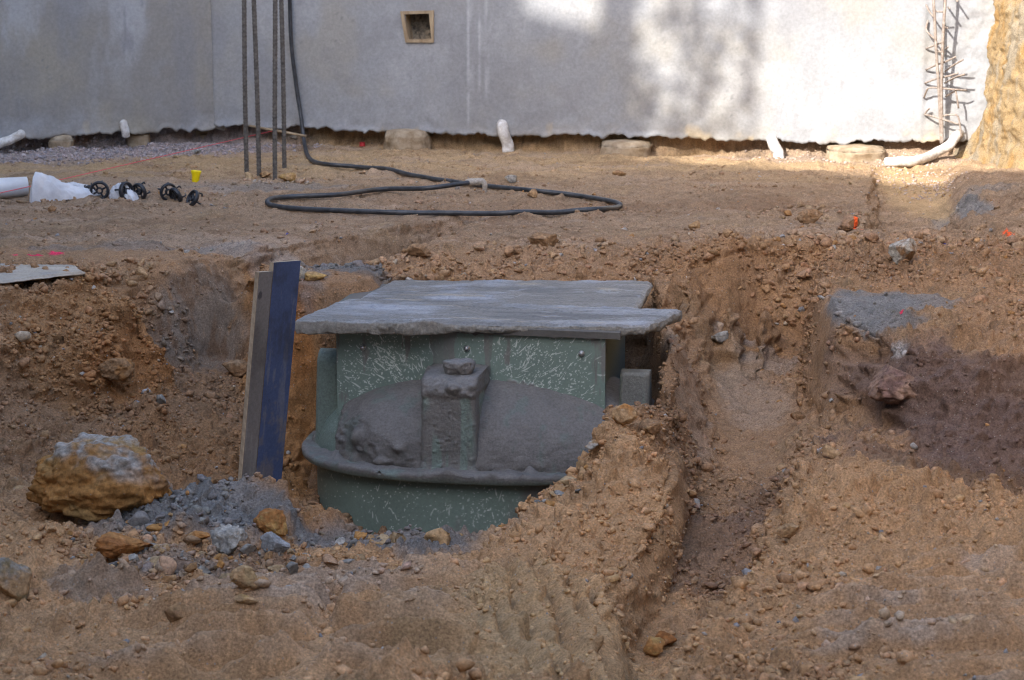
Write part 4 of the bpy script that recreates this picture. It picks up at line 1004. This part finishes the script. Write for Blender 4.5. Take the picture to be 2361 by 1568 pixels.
V[:, :2] *= (1 + .004 * mud * (1 + fbm(V[:, 0], V[:, 1], V[:, 2], .03, 3)))[:, None]
mesh_np('lower_body', V, grid_faces(150, 900, 0, True), M['tank'], tank, c, rg_)
# flange with cement lying on it
prof = [(-.065, -.507), (-.03, -.512), (-.004, -.512), (0, -.508), (.001, -.5), (0, -.492), (-.006, -.488)] + [(-.012 - .012 * k, -.487) for k in range(10)]
rows = []
for o, z in prof:
    X_, Y_ = sup(th, .57 + o, .475 + o, 2.5); rows.append(np.stack([X_, Y_ + OY, np.full(420, z + TZ)], -1))
V = np.concatenate(rows); top = np.repeat(np.array([p[1] > -.505 for p in prof]), 420)
h1, _ = clods(V[:, 0], V[:, 1], V[:, 2], .035, .7); h2, _ = clods(V[:, 0], V[:, 1], V[:, 2], .014, .6)
amt = .35 + .65 * smooth(fbm(V[:, 0], V[:, 1], V[:, 2] * 0, .15, 3), -.4, .2)
lay_ = top * amt * (.012 + .060 * h1 + .034 * h2 + .020 * fbm(V[:, 0], V[:, 1], V[:, 2], .05, 3))
lay_ = np.minimum(lay_, .026) * (.35 + .65 * smooth(V[:, 0], -.5, -.4)); V[:, 2] += lay_; V[:, 1] -= top * amt * .006 * (1 + fbm(V[:, 0], V[:, 1], V[:, 2], .03, 3)) * (V[:, 1] < OY)
c, rg_ = coat(V, np.maximum(smooth(lay_, .0, .004), .35), .2, 5)
mesh_np('flange', V, grid_faces(len(prof), 420, 0, True), M['mud'], tank, c, rg_)
# bulging shoulder
ph = np.linspace(0, np.pi / 2, 120)
V = []
for p in ph:
    X_, Y_ = sup(th, .53 * np.cos(p) ** .8, .405 * np.cos(p) ** .8, 2.35); X_ = np.where(X_ > 0, X_ * 1.13, X_); V.append(np.stack([X_, Y_ + OY, np.full(420, -.50 + .265 * np.sin(p) + TZ)], -1))
V = np.concatenate(V)
cx = V - np.array([0, OY, TZ - .50]); nrm = cx / (np.linalg.norm(cx, axis=1)[:, None] + 1e-9)
zz = V[:, 2] - TZ
edge_n = fbm(V[:, 0], V[:, 1], V[:, 2], .14, 4, .6)
mud = smooth(V[:, 0] + .43 + .10 * edge_n + .05 * (zz + .35), -.015, .02)
mud = np.maximum(mud, smooth(-zz + .10 * edge_n, .47, .485))
h1, _ = clods(V[:, 0], V[:, 1], V[:, 2], .05, .6); h2, _ = clods(V[:, 0], V[:, 1], V[:, 2], .02, .6)
lumpy = smooth(-zz - .37 + .12 * fbm(V[:, 0] + 2, V[:, 1], V[:, 2], .2, 3), .0, .05) * smooth(V[:, 0], -.42, -.35) * (1 - .75 * smooth(V[:, 0], -.14, -.08))
t_ = mud * (.016 + .012 * fbm(V[:, 0], V[:, 1], V[:, 2], .16, 3) + .0045 * fbm(V[:, 0], V[:, 1], V[:, 2], .03, 4, .7) + lumpy * (.035 * h1 + .022 * h2 + .014 * fbm(V[:, 0], V[:, 1], V[:, 2], .04, 3)) + .003 * h2)
# thicker heap to the left of the middle rib
t_ += mud * .018 * np.exp(-((V[:, 0] + .26) / .1) ** 2 - ((zz + .38) / .08) ** 2)
V = V + nrm * t_[:, None]
bare = smooth(fbm(V[:, 0] * 1.2, V[:, 1], V[:, 2] * .2, .06, 4, .6) + .5 * smooth(-zz, .34, .46) * np.exp(-((V[:, 0] - .09) / .05) ** 2), .6, .85)
c, rg_ = coat(V, mud * (1 - .75 * bare), .35, 2)
c = c * (1 - .22 * (lumpy * smooth(.3 - h1, 0, .3))[:, None])  # crevice shade between the cement lumps painted into the colour
mesh_np('shoulder', V, grid_faces(120, 420, 0, True), M['mud'], tank, c, rg_)
# front panel
pr = (np.linspace(-.425, .418, 760), np.linspace(-.51, -.086, 380))
X_, Z_ = np.meshgrid(*pr); side = [(pr[0][0], .0), (pr[0][-1], .0)]
V = np.stack([X_, X_ * 0 + .0016 * fbm(X_, Z_, X_ * 0, .2, 2), Z_ + TZ], -1).reshape(-1, 3)
domez = -.50 + .265 * np.sqrt(np.clip(1 - (np.abs(V[:, 0]) / .53) ** 2.2 - (.21 / .405) ** 2, 0, 1))
near_d = V[:, 2] - TZ - domez
mud = smooth(.03 + .045 * fbm(V[:, 0], V[:, 1], V[:, 2], .06, 4, .65) - near_d, 0, .02)
sg = splat(pr[0], pr[1], [(-.27, -.20, .07, .045, 1000, 1.25), (-.22, -.13, .12, .025, 350, .8), (-.37, -.28, .03, .05, 300, 1.2), (.20, -.21, .08, .05, 1100, 1.2), (.30, -.29, .07, .05, 520, 1.1), (.15, -.13, .1, .03, 300, .9), (0, -.18, .28, .06, 500, .7)], 3, (-.02, -.40))
c, rg_ = coat(V, mud, .5, 1, drip=.62, spl=sg.ravel())
V[:, 1] -= .003 * mud + .004 * clods(V[:, 0], V[:, 1], V[:, 2], .015, .5)[0] * mud
Vb = V.copy(); Vb[:, 1] = .012; nn_ = len(V); nr, nc = X_.shape
j = np.arange(nc - 1); i = np.arange(nr - 1) * nc; tp_ = np.stack([j, j + 1, j + 1 + nn_, j + nn_], -1) + np.array([[(nr - 1) * nc] * 4])
e0 = np.stack([i, i + nc, i + nc + nn_, i + nn_], -1)
mesh_np('front_panel', np.vstack([V, Vb]), [grid_faces(nr, nc), grid_faces(nr, nc, nn_)[:, ::-1], tp_, e0, e0[:, ::-1] + nc - 1], M['tank'], tank, np.vstack([c, c]), np.concatenate([rg_, rg_]))
# upper body behind the panel
bm = bmesh.new(); box_bm(bm, (0, .013 + .34, TZ - .27), (.80, .68, .38)); bmesh.ops.bevel(bm, geom=[e_ for e_ in bm.edges if abs(e_.verts[0].co.z - e_.verts[1].co.z) > .2], offset=.05, segments=5, affect='EDGES')
bmesh.ops.subdivide_edges(bm, edges=list(bm.edges), cuts=1)
o = bm_obj('upper_body', bm, M['tank'], tank)
def paint(o, mudf, fl=.2):
    me = o.data; V = np.array([v.co[:] for v in me.vertices]); c, rg_ = coat(V, np.full(len(V), mudf), fl)
    a = me.attributes.new("col", 'FLOAT_COLOR', 'POINT'); a.data.foreach_set("color", np.c_[c, np.ones(len(V))].astype(np.float32).ravel())
    a = me.attributes.new("rgh", 'FLOAT', 'POINT'); a.data.foreach_set("value", rg_.astype(np.float32))
paint(o, .45)
# lid rim
def strip(name, x0, x1, y0, y1, z0, z1, mudv, tilt=0.0, drips=0.0, parent=tank, nx_=260):
    xs = np.linspace(x0, x1, nx_)
    ring_ = [(y1, z1), (y0 + .004, z1), (y0, z1 - .004), (y0, (z0 + z1) / 2), (y0, z0), (y0 + .006, z0), (y1, z0)]
    V = np.array([[(x, y, z + TZ - tilt * (x - x0) - (drips * max(0., float(k in (4, 5))) * max(0, math.sin(x * 90) * math.sin(x * 37 + 1)) ** 3)) for x in xs] for k, (y, z) in enumerate(ring_)])
    V = V.reshape(-1, 3); md_ = smooth(fbm(V[:, 0], V[:, 1], V[:, 2], .12, 3) + mudv, .2, .5)
    c, rg_ = coat(V, md_, .3, 6); c = c * np.array((.62, .62, .60))  # deep shade under the boards painted into the rim colour
    F = [grid_faces(len(ring_), nx_, 0)]
    k = np.arange(len(ring_) - 1)
    caps = [tuple(np.arange(len(ring_)) * nx_), tuple((np.arange(len(ring_)) * nx_ + nx_ - 1)[::-1])]
    Fl = [tuple(f) for f in F[0]] + [tuple((a, a + nx_, b + nx_, b)) for a, b in ()] + caps
    return mesh_np(name, V, Fl, M['tank'], parent, c, rg_, smooth_sh=False)
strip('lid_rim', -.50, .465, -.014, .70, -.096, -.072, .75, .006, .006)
# upright ribs
def rib(x0, x1, depth, z0, z1, rad, y_back, mud_amt, lump_, name='rib', cap_mud=.0, seed=0, flare=.012, fl=.3):
    zr = np.concatenate([np.linspace(z0, z1 - rad, 70), z1 - rad + rad * np.sin(np.linspace(.05, np.pi / 2, 26))])
    dp = np.where(zr > z1 - rad, depth - rad + np.sqrt(np.maximum(rad ** 2 - (zr - (z1 - rad)) ** 2, 0)), depth)
    zr = np.concatenate([zr, np.full(14, z1)]); dp = np.concatenate([dp, np.linspace(depth - rad, 0, 15)[1:]])
    ns, nf_ = 22, 56; cr = .010
    rowsV = []
    for z, d_ in zip(zr, dp):
        fl_ = flare * (z1 - z) / (z1 - z0)
        a0, a1 = x0 - fl_, x1 + fl_
        sd = np.linspace(0, 1, ns); yy = y_back - sd * max(d_ - cr, 0)
        left = np.stack([np.full(ns, a0), yy], -1); right = np.stack([np.full(ns, a1), yy[::-1]], -1)
        xs = np.linspace(a0 + min(cr, d_), a1 - min(cr, d_), nf_); fr_ = np.stack([xs, np.full(nf_, y_back - d_)], -1)
        r_ = np.vstack([left, fr_, right]); rowsV.append(np.c_[r_, np.full(len(r_), z + TZ)])
    nc = len(rowsV[0]); V = np.concatenate(rowsV)
    ctr_ = np.array([(x0 + x1) / 2, y_back, 0]); dv = V - ctr_; dv[:, 2] = np.clip((V[:, 2] - TZ) - (z1 - rad * 1.4), 0, None) * 1.2; nv_ = dv / (np.linalg.norm(dv, axis=1)[:, None] + 1e-6)
    h1, _ = clods(V[:, 0] + seed, V[:, 1], V[:, 2], .045, .6); h2, _ = clods(V[:, 0] + seed, V[:, 1], V[:, 2], .012, .35)
    capm = smooth(V[:, 2] - TZ, z1 - rad * 1.25, z1 - rad * .75)
    foot = smooth(-(V[:, 2] - TZ) + .02 * fbm(V[:, 0], V[:, 1], V[:, 2], .05, 2), -(z0 + .05), -(z0 + .02))
    t_ = mud_amt * (.003 + .014 * h2 + .005 * fbm(V[:, 0], V[:, 1], V[:, 2], .03, 4, .7)) * lump_ + capm * cap_mud * (.012 + .045 * h1 + .014 * fbm(V[:, 0], V[:, 1], V[:, 2], .05, 4, .6)) + foot * cap_mud * (.010 + .03 * h1 + .012 * h2)
    V = V + nv_ * t_[:, None]; V[:, 2] += capm * cap_mud * .02 * h1
    mu = np.clip(mud_amt * (1 - .8 * smooth(fbm(V[:, 0] + seed, V[:, 1] * .3, V[:, 2] * .12, .03, 3), .12, .35) * (1 - capm)) + capm * cap_mud, 0, 1)
    c, rg_ = coat(V, mu, fl, seed)
    lastrow = (len(zr) - 1) * nc
    return mesh_np(name, V, [grid_faces(len(zr), nc)], M['mud'], tank, c, rg_)
rib(-.108, .052, .205, -.507, -.205, .05, -.005, .97, .6, cap_mud=.75, seed=4, flare=.008)
rib(-.505, -.425, .06, -.507, -.185, .045, .115, .12, .1, seed=7, fl=.12)
rib(.458, .548, .06, -.507, -.215, .012, .10, .8, .2, seed=9, flare=.006)
# the clod of cement on the middle rib's head
V, F = lump('x', None, (.052, .045, .036), 71, 4, .25, ridge=.15); V = V + np.array((-.015, -.13, TZ - .178)); c, rg_ = coat(V, np.ones(len(V)), 0, 4)
mesh_np('cement_clod', V, F, M['mud'], tank, c * 1.1, rg_)
# screws
for sx, sz in ((837, 801), (1077, 803), (1341, 815)):
    dr = ray(sx, sz)
    # meet the panel plane
    n_ = np.array((math.sin(R(-10)) * -1, math.cos(R(-10)), 0)); p0 = np.array((-.1275, 6.55, 0)); t_ = p0.dot(n_) / (dr[0] * n_[0] + dr[1] * n_[1])
    wp = np.array((dr[0] * t_, dr[1] * t_, CAMZ + dr[2] * t_)); lp = Matrix.Rotation(R(10), 3, 'Z') @ Vector((wp[0] + .1275, wp[1] - 6.55, 0))
    s_ = lathe('screw', [(.0001, .009), (.0045, .0085), (.006, .006), (.0062, .0028), (.0095, .0022), (.0098, -.0005), (.0001, -.0005)], M['steel'], tank, 18)
    s_.location = (lp.x, -.002, wp[2] + TZ - .022); s_.rotation_euler = (R(90), 0, 0)

# ------------------------------------------------------------------ cement-smeared cover boards
def board(label, A, B, C_, D_, thick, seed, dirty, n=(330, 150), clot=None, name='cover_board'):
    """top corners: near left, near right, far right, far left"""
    A, B, C_, D_ = [np.array(q) for q in (A, B, C_, D_)]
    u = np.linspace(0, 1, n[0]); v = np.linspace(0, 1, n[1]); U, Vv = np.meshgrid(u, v)
    P = A * ((1 - U) * (1 - Vv))[..., None] + B * (U * (1 - Vv))[..., None] + C_ * (U * Vv)[..., None] + D_ * ((1 - U) * Vv)[..., None]
    ed = np.minimum(np.minimum(U, 1 - U) * np.linalg.norm(B - A), np.minimum(Vv, 1 - Vv) * np.linalg.norm(D_ - A))
    wob = np.clip(1 - ed / .03, 0, 1); ex = fbm(P[..., 0], P[..., 1], U * 0 + seed, .06, 4, .6) * .010 * wob
    P[..., 1] += ex * (Vv < .5) * 1.2; P[..., 0] += ex * .8
    sv = Vv * np.linalg.norm(D_ - A); su = U * np.linalg.norm(B - A)
    st_ = .6 * fbm(su * .16 + seed, sv + .05 * fbm(su, sv, U * 0, .3, 2), U * 0, .035, 4, .6) + .6 * fbm(su * .3 + 7, sv + .1 * fbm(su, sv, U * 0 + 4, .25, 3), U * 0 + seed, .10, 4, .6); lw = fbm(su + seed, sv, U * 0, .22, 4, .6)
    h1, _ = clods(P[..., 0], P[..., 1], P[..., 2] * 0, .03, .10); h2, _ = clods(P[..., 0], P[..., 1], P[..., 2] * 0, .010, .12)
    clump = smooth(lw + dirty, .15, .6)
    up = .0035 * st_ + .005 * lw + .022 * h1 * (.15 + .85 * clump) + .012 * h2 * (.25 + .75 * clump) + .002 * fbm(su, sv, U * 0, .012, 3, .7) + .006 * wob * fbm(su, sv, U * 0 + seed, .05, 3) - .006 * smooth(wob, .6, 1)
    if clot is not None:
        for (cu, ru, rv, hh) in clot:
            g_ = np.exp(-((su - cu) / ru) ** 2 - (sv / rv) ** 2); up += g_ * hh * (1 + .8 * fbm(su, sv, U * 0, .03, 4, .6)); P[..., 1] -= g_ * .03
    P[..., 2] += up
    nr, nc = U.shape
    rim = np.concatenate([np.arange(nc), np.arange(1, nr) * nc + nc - 1, (nr - 1) * nc + np.arange(nc - 2, -1, -1), np.arange(nr - 2, 0, -1) * nc])
    T = P.reshape(-1, 3); ns = 9; sides = []
    rp = T[rim]; cen = (A + B + C_ + D_) / 4; ov_ = rp - cen; ov_[:, 2] = 0; ov_ /= np.linalg.norm(ov_, axis=1)[:, None]
    for k in range(1, ns + 1):
        f = k / ns; q = rp.copy()
        q[:, 2] = rp[:, 2] * (1 - f) + (cen[2] - thick * (1 + .30 * fbm(rp[:, 0], rp[:, 1], rp[:, 2] * 0 + seed, .05, 4, .6))) * f
        o = .006 * np.sin(f * np.pi) + .007 * fbm(rp[:, 0], rp[:, 1], q[:, 2] * 1.5 + seed, .025, 3, .6) + .004 * clods(rp[:, 0], rp[:, 1], q[:, 2], .018, .5)[0] - .004 * f
        q[:, :2] += ov_[:, :2] * o[:, None]
        sides.append(q)
    V = np.vstack([T] + sides + [cen[None] - np.array([[0, 0, thick]])]); nt_, m = len(T), len(rim); k = np.arange(m); k2 = (k + 1) % m
    Fs = [grid_faces(nr, nc)]
    for s in range(ns):
        a0, a1 = (rim[k], rim[k2]) if s == 0 else (nt_ + (s - 1) * m + k, nt_ + (s - 1) * m + k2)
        Fs.append(np.stack([a1, a0, nt_ + s * m + k, nt_ + s * m + k2], -1))
    Fs.append(np.stack([nt_ + (ns - 1) * m + k2, nt_ + (ns - 1) * m + k, np.full(m, len(V) - 1)], -1))
    c = np.empty((nr, nc, 3)); c[:] = (.195, .198, .208)
    def ly(mk, cl): c[:] = c * (1 - mk[..., None]) + np.array(cl) * mk[..., None]
    ly(smooth(st_ + .9 * lw, .05, .4) * .85, (.295, .305, .34)); ly(smooth(-.7 * st_ - 1.1 * lw + dirty, .0, .35) * .85, (.135, .128, .12))
    ly(smooth(fbm(su * .25, sv + .3 * su * lw, U * 0 + seed * 3, .025, 3, .6), .3, .5) * .4, (.38, .395, .43)); ly(smooth(fbm(su * .15 + 4, sv + su * .12, U * 0 + seed, .03, 3), .4, .5) * .5, (.40, .33, .24))
    ly(smooth(h1 * clump + h2 * clump, .1, .3) * .7, (.15, .145, .14)); ly(smooth(wob, .3, 1) * .6, (.26, .25, .235))
    sc_ = np.array((.245, .225, .195))[None] * (1 + .3 * fbm(V[nt_:, 0], V[nt_:, 1], V[nt_:, 2], .03, 3)[:, None])
    rg_ = np.concatenate([np.clip(.34 + .3 * smooth(-st_, 0, .4) + .2 * clump, .25, .9).ravel(), np.full(len(V) - nt_, .7)])
    return tag(mesh_np(name, V, Fs, M['mud'], None, np.vstack([c.reshape(-1, 3), sc_]), rg_), label, 'board')
board('nearer cement smeared board lying skew on the green tank, thick grey edge', PZ(680, 734, -.028), PZ(1487, 752, -.046), PZ(1570, 714, -.036), PZ(800, 686, -.028), .040, 2.0, .02, clot=[(.36, .06, .05, .014), (.95, .08, .06, .006)])
board('farther cement smeared board lying flat behind the skew one', PZ(800, 702, -.046), PZ(1462, 716, -.046), PZ(1503, 646, -.040), PZ(905, 644, -.040), .030, 6.0, .2, (300, 190))

# ------------------------------------------------------------------ planks and plywood
def plank(name, label, O, Lv, Wv, Tv, face_col, edge_cols, seed, parent=None, cat='board'):
    """O: lower left front corner; Lv length, Wv width, Tv depth (away from the face)"""
    O, Lv, Wv, Tv = [np.array(q, float) for q in (O, Lv, Wv, Tv)]
    Vs, Fs, Cs, off_ = [], [], [], 0
    def face(o, a, b, na, nb_, kind):
        nonlocal off_
        U, W_ = np.meshgrid(np.linspace(0, 1, na), np.linspace(0, 1, nb_))
        P = o + a * U[..., None] + b * W_[..., None]
        la, lb = np.linalg.norm(a), np.linalg.norm(b); su, sw = U * la, W_ * lb
        if kind == 'face':
            n1 = fbm(sw + seed, su * .10, U * 0, .012, 4, .65); n2 = fbm(sw + seed, su, U * 0, .14, 4, .6)
            c = np.array(face_col[0])[None, None] * (1 + .3 * n2[..., None])
            m = (smooth(n1 + .45 * n2, .15, .4) * .45)[..., None]; c = c * (1 - m) + np.array(face_col[1]) * m
            m = (smooth(-n2 + .25 * n1, .1, .5) * .6)[..., None]; c = c * (1 - m) + np.array(face_col[2]) * m
            m = (smooth(fbm(su, sw, U * 0 + seed, .05, 5, .7) + .55 - 1.1 * su / la, .25, .6) * .55)[..., None]; c = c * (1 - m) + np.array((.17, .14, .11)) * m
            m = (smooth(clods(sw + seed, su * .4, U * 0, .02, .12)[0], .15, .2) * .7)[..., None]; c = c * (1 - m) + np.array((.02, .02, .03)) * m
        else:
            q_ = (sw if kind == 'edge' else su) / .017 * 7
            band = (np.floor(q_) % 2)
            n1 = fbm(su * (.15 if kind == 'edge' else 1), sw * 1.0, U * 0 + seed, .02, 3, .6)
            c = np.where(band[..., None] > 0, np.array(edge_cols[0]), np.array(edge_cols[1])) * (1 + .5 * n1[..., None])
            m = (smooth(fbm(su, sw, U * 0 + seed, .05, 4, .6), .1, .4) * .6)[..., None]; c = c * (1 - m) + np.array(edge_cols[2]) * m
        Vs.append(P.reshape(-1, 3)); Cs.append(c.reshape(-1, 3)); Fs.append(grid_faces(nb_, na, off_)); off_ += na * nb_
    nl_, nw = int(np.linalg.norm(Lv) / .0035), max(int(np.linalg.norm(Wv) / .003), 6)
    face(O, Lv, Wv, nl_, nw, 'face'); face(O + Tv, Lv, Wv, nl_ // 4, nw // 3 + 2, 'face')
    face(O, Lv, Tv, nl_, 16, 'edge'); face(O + Wv, Lv, Tv, nl_, 16, 'edge')
    face(O + Lv, Wv, Tv, nw, 16, 'edge'); face(O, Wv, Tv, nw, 16, 'edge')
    o = mesh_np(name, np.vstack(Vs), Fs, M['ply'], parent, np.clip(np.vstack(Cs), .01, .8), smooth_sh=False)
    return tag(o, label, cat) if label else o
YW = R(51); wv = np.array((math.cos(YW), math.sin(YW), 0)); tv_ = np.array((-math.sin(YW), math.cos(YW), 0)) * .017
pb = np.array(PY(554, 1150, 6.02)); pt = np.array(PY(598, 628, 6.02)); Lu = (pt - pb) / np.linalg.norm(pt - pb); LA = np.linalg.norm(pt - pb)
wv = wv - Lu * wv.dot(Lu); wv /= np.linalg.norm(wv)
EC = [(.46, .37, .26), (.22, .16, .11), (.33, .27, .2)]
plank('plank', 'narrow mud-greyed plywood strip standing against a taller blue board', pb - Lu * .14, Lu * (LA + .14), wv * .053, tv_, [(.16, .145, .135), (.26, .24, .22), (.09, .08, .075)], EC, 3)
plank('plank', 'tall blue-faced plywood board standing upright left of the tank', pb - Lu * .14 + wv * .055, Lu * (LA + .165), wv * .108, tv_, [(.055, .078, .155), (.18, .175, .185), (.036, .038, .052)], EC, 8)
sc = [np.array(q) for q in (PZ(-190, 668, .016), PZ(196, 626, .016), PZ(172, 611, .016), PZ(-190, 600, .016))]
board('weathered plywood scrap lying flat on the ground at the left edge', *sc, .012, 12.0, -.6, (200, 110), name='plywood_scrap')
o = bpy.data.objects['plywood_scrap']; o.data.materials[0] = M['ply']
a = o.data.attributes['col']; V = np.zeros(len(o.data.vertices) * 3, np.float32); o.data.vertices.foreach_get('co', V); V = V.reshape(-1, 3)
n1 = fbm(V[:, 0] * .12 + V[:, 1] * .05, V[:, 1], V[:, 2], .03, 4, .65); n2 = fbm(V[:, 0], V[:, 1], V[:, 2], .2, 4, .6)
c = np.array((.40, .34, .27))[None] * (1 + .35 * n1[:, None]); m = smooth(n2, 0, .35)[:, None] * .6; c = c * (1 - m) + np.array((.26, .24, .22)) * m
m = smooth(V[:, 1], 7.36, 7.44)[:, None] * .7; c = c * (1 - m) + np.array((.2, .185, .17)) * m
c[V[:, 2] < .008] *= .6  # lower edge darkened, shadow under the scrap put into its colour
a.data.foreach_set('color', np.c_[c, np.ones(len(c))].astype(np.float32).ravel())

# ------------------------------------------------------------------ unseen house, stepped to shade the site, and the tree that dapples the wall
def sunframe(u, v, z): return Vector((u * math.cos(SUN_AZ) + v * math.sin(SUN_AZ), -u * math.sin(SUN_AZ) + v * math.cos(SUN_AZ), z))
TE = math.tan(SUN_EL); V0 = -2.6
def shadow_h(px, py, v0, plane='wall'):
    """height an edge at depth v0 needs for its shadow to reach the sighted point"""
    p = on_wall(px, py) if plane == 'wall' else np.array(PZ(px, py, 0))
    v = p[0] * math.sin(SUN_AZ) + p[1] * math.cos(SUN_AZ)
    return p[2] + (v - v0) * TE, p[0] * math.cos(SUN_AZ) - p[1] * math.sin(SUN_AZ)
hLow, _ = shadow_h(1900, 394, V0, 'ground'); hMid, u0 = shadow_h(1300, 42, V0); _, u1 = shadow_h(1462, 100, V0); _, u2 = shadow_h(1206, 20, V0); _, u3 = shadow_h(1384, 20, V0)
house = empty('house', sunframe(-4, V0 - 3, 0), -SUN_AZ)
tag(house, 'unseen rendered house block behind the camera, stepped to cast the shade on the site', 'house')
def hbox(name, ua, ub, va, vb, za, zb, mat, bev=0):
    bm = bmesh.new(); box_bm(bm, ((ua + ub) / 2 + 4, (va + vb) / 2 - V0 + 3, (za + zb) / 2), (ub - ua, vb - va, zb - za))
    return bm_obj(name, bm, mat, house, bev)
for k, (ua, ub, zt) in enumerate([(-9.1, -2.7, hLow), (-2.699, -1.5, hLow - 1.2), (-1.499, .6, hLow - 2.6)]):  # steps lower to the right, letting in more sky light
    hbox('wall', ua, ub, V0 - 4, V0 - .02, -.4, zt - .25, M['brick'])
    hbox('parapet', ua, ub, V0 - .25, V0, zt - .249, zt, M['brick'])
hbox('roof_block', u2, u1, V0 - 3, V0 - .003, hLow + .001, hMid, M['brick'])
hbox('shade_block', u3 - .0, u1 + .012, V0 - .5, V0 + .01, hMid - .1, hMid + .9, M['brick'])  # unseen block added to shade a strip of the wall
hbox('roof_block', -9.1, u2 - .003, V0 - 3, V0 - .003, hLow + .001, hMid + .9, M['brick'])
for uu in (-8, -4.5):
    w_ = hbox('window', uu - .6, uu + .6, V0 - .03, V0 + .03, 2.9, 4.3, M['timber'], .01)
    g_ = hbox('pane', uu - .53, uu + .53, V0 - .02, V0 + .034, 2.97, 4.23, M['glass']); g_.parent = w_; g_.matrix_parent_inverse = Matrix.Identity(4)
VT = 1.05
hT, _ = shadow_h(1550, 150, VT)
tree = empty('tree', sunframe(-5.45, VT, 0)); tag(tree, 'slim young tree behind the left wall, outside the photo', 'tree')
def tl(u, z, dv=0): return sunframe(u, VT + dv, z) - sunframe(-5.45, VT, 0)
def tr(name, pts, r): 
    p = catmull(pts, 6); return tube(name, p, np.linspace(r, r * .5, len(p)), M['bark'], tree, 7)
def ut(px): return shadow_h(px, 150, VT)[1]
def ht(px, py): return shadow_h(px, py, VT)[0]
rs = np.random.RandomState(5)
tr('trunk', [tl(-5.45, -.3), tl(-5.44, 1.5), tl(-5.5, 3.4), tl(ut(1462), ht(1462, 400)), tl(ut(1448), ht(1448, 100)), tl(ut(1440), ht(1440, -400))], .045)
for pts in [[(1455, 300), (1530, 210), (1600, 200)], [(1450, 420), (1535, 330), (1590, 120), (1630, -60)], [(1460, 420), (1545, 360), (1640, 160), (1680, 40), (1700, -200)], [(1550, 360), (1690, 250), (1742, 120), (1750, -150)], [(1560, 200), (1610, 205), (1690, 190)], [(1500, 50), (1590, 45), (1680, 35)], [(1545, 300), (1580, 260), (1640, 290)], [(1600, 130), (1560, 40), (1555, -100)], [(1640, 160), (1600, 60), (1590, -80)]]:
    tr('limb', [tl(ut(x_), ht(x_, y_), .15 * (rs.rand() - .5)) for x_, y_ in pts], .024)
Vl, Fl = [], []
def leafs(px, py, rx, ry, n):
    for _ in range(n):
        a_ = rs.rand() * 6.283; q_ = math.sqrt(rs.rand()); x_, y_ = px + rx * q_ * math.cos(a_), py + ry * q_ * math.sin(a_)
        p = np.array(tl(ut(x_), ht(x_, y_), .5 * (rs.rand() - .5))); A_ = rs.randn(3); A_ /= np.linalg.norm(A_); B_ = np.cross(A_, rs.randn(3)); B_ /= np.linalg.norm(B_)
        k = len(Vl); s_ = .04 + .025 * rs.rand()
        Vl.extend([p - A_ * s_, p + B_ * s_ * .45, p + A_ * s_, p - B_ * s_ * .45]); Fl.append((k, k + 1, k + 2, k + 3))
for a_ in [(1425, 60, 36, 130, 260), (1432, 175, 26, 40, 60), (1475, 240, 42, 50, 120), (1490, 300, 30, 40, 60), (1500, 170, 30, 20, 45), (1600, 200, 50, 18, 45), (1720, 60, 18, 90, 60), (1735, 220, 14, 80, 50), (1640, 120, 30, 40, 40), (1560, 285, 40, 14, 30), (1440, -120, 60, 90, 200), (1540, 20, 18, 40, 30), (1700, 300, 40, 14, 20)]: leafs(a_[0], a_[1], a_[2], a_[3], int(a_[4] * (.9 if a_[0] < 1460 else .35)))
mesh_np('crown', np.array(Vl), np.array(Fl), M['leaf'], tree, smooth_sh=False)
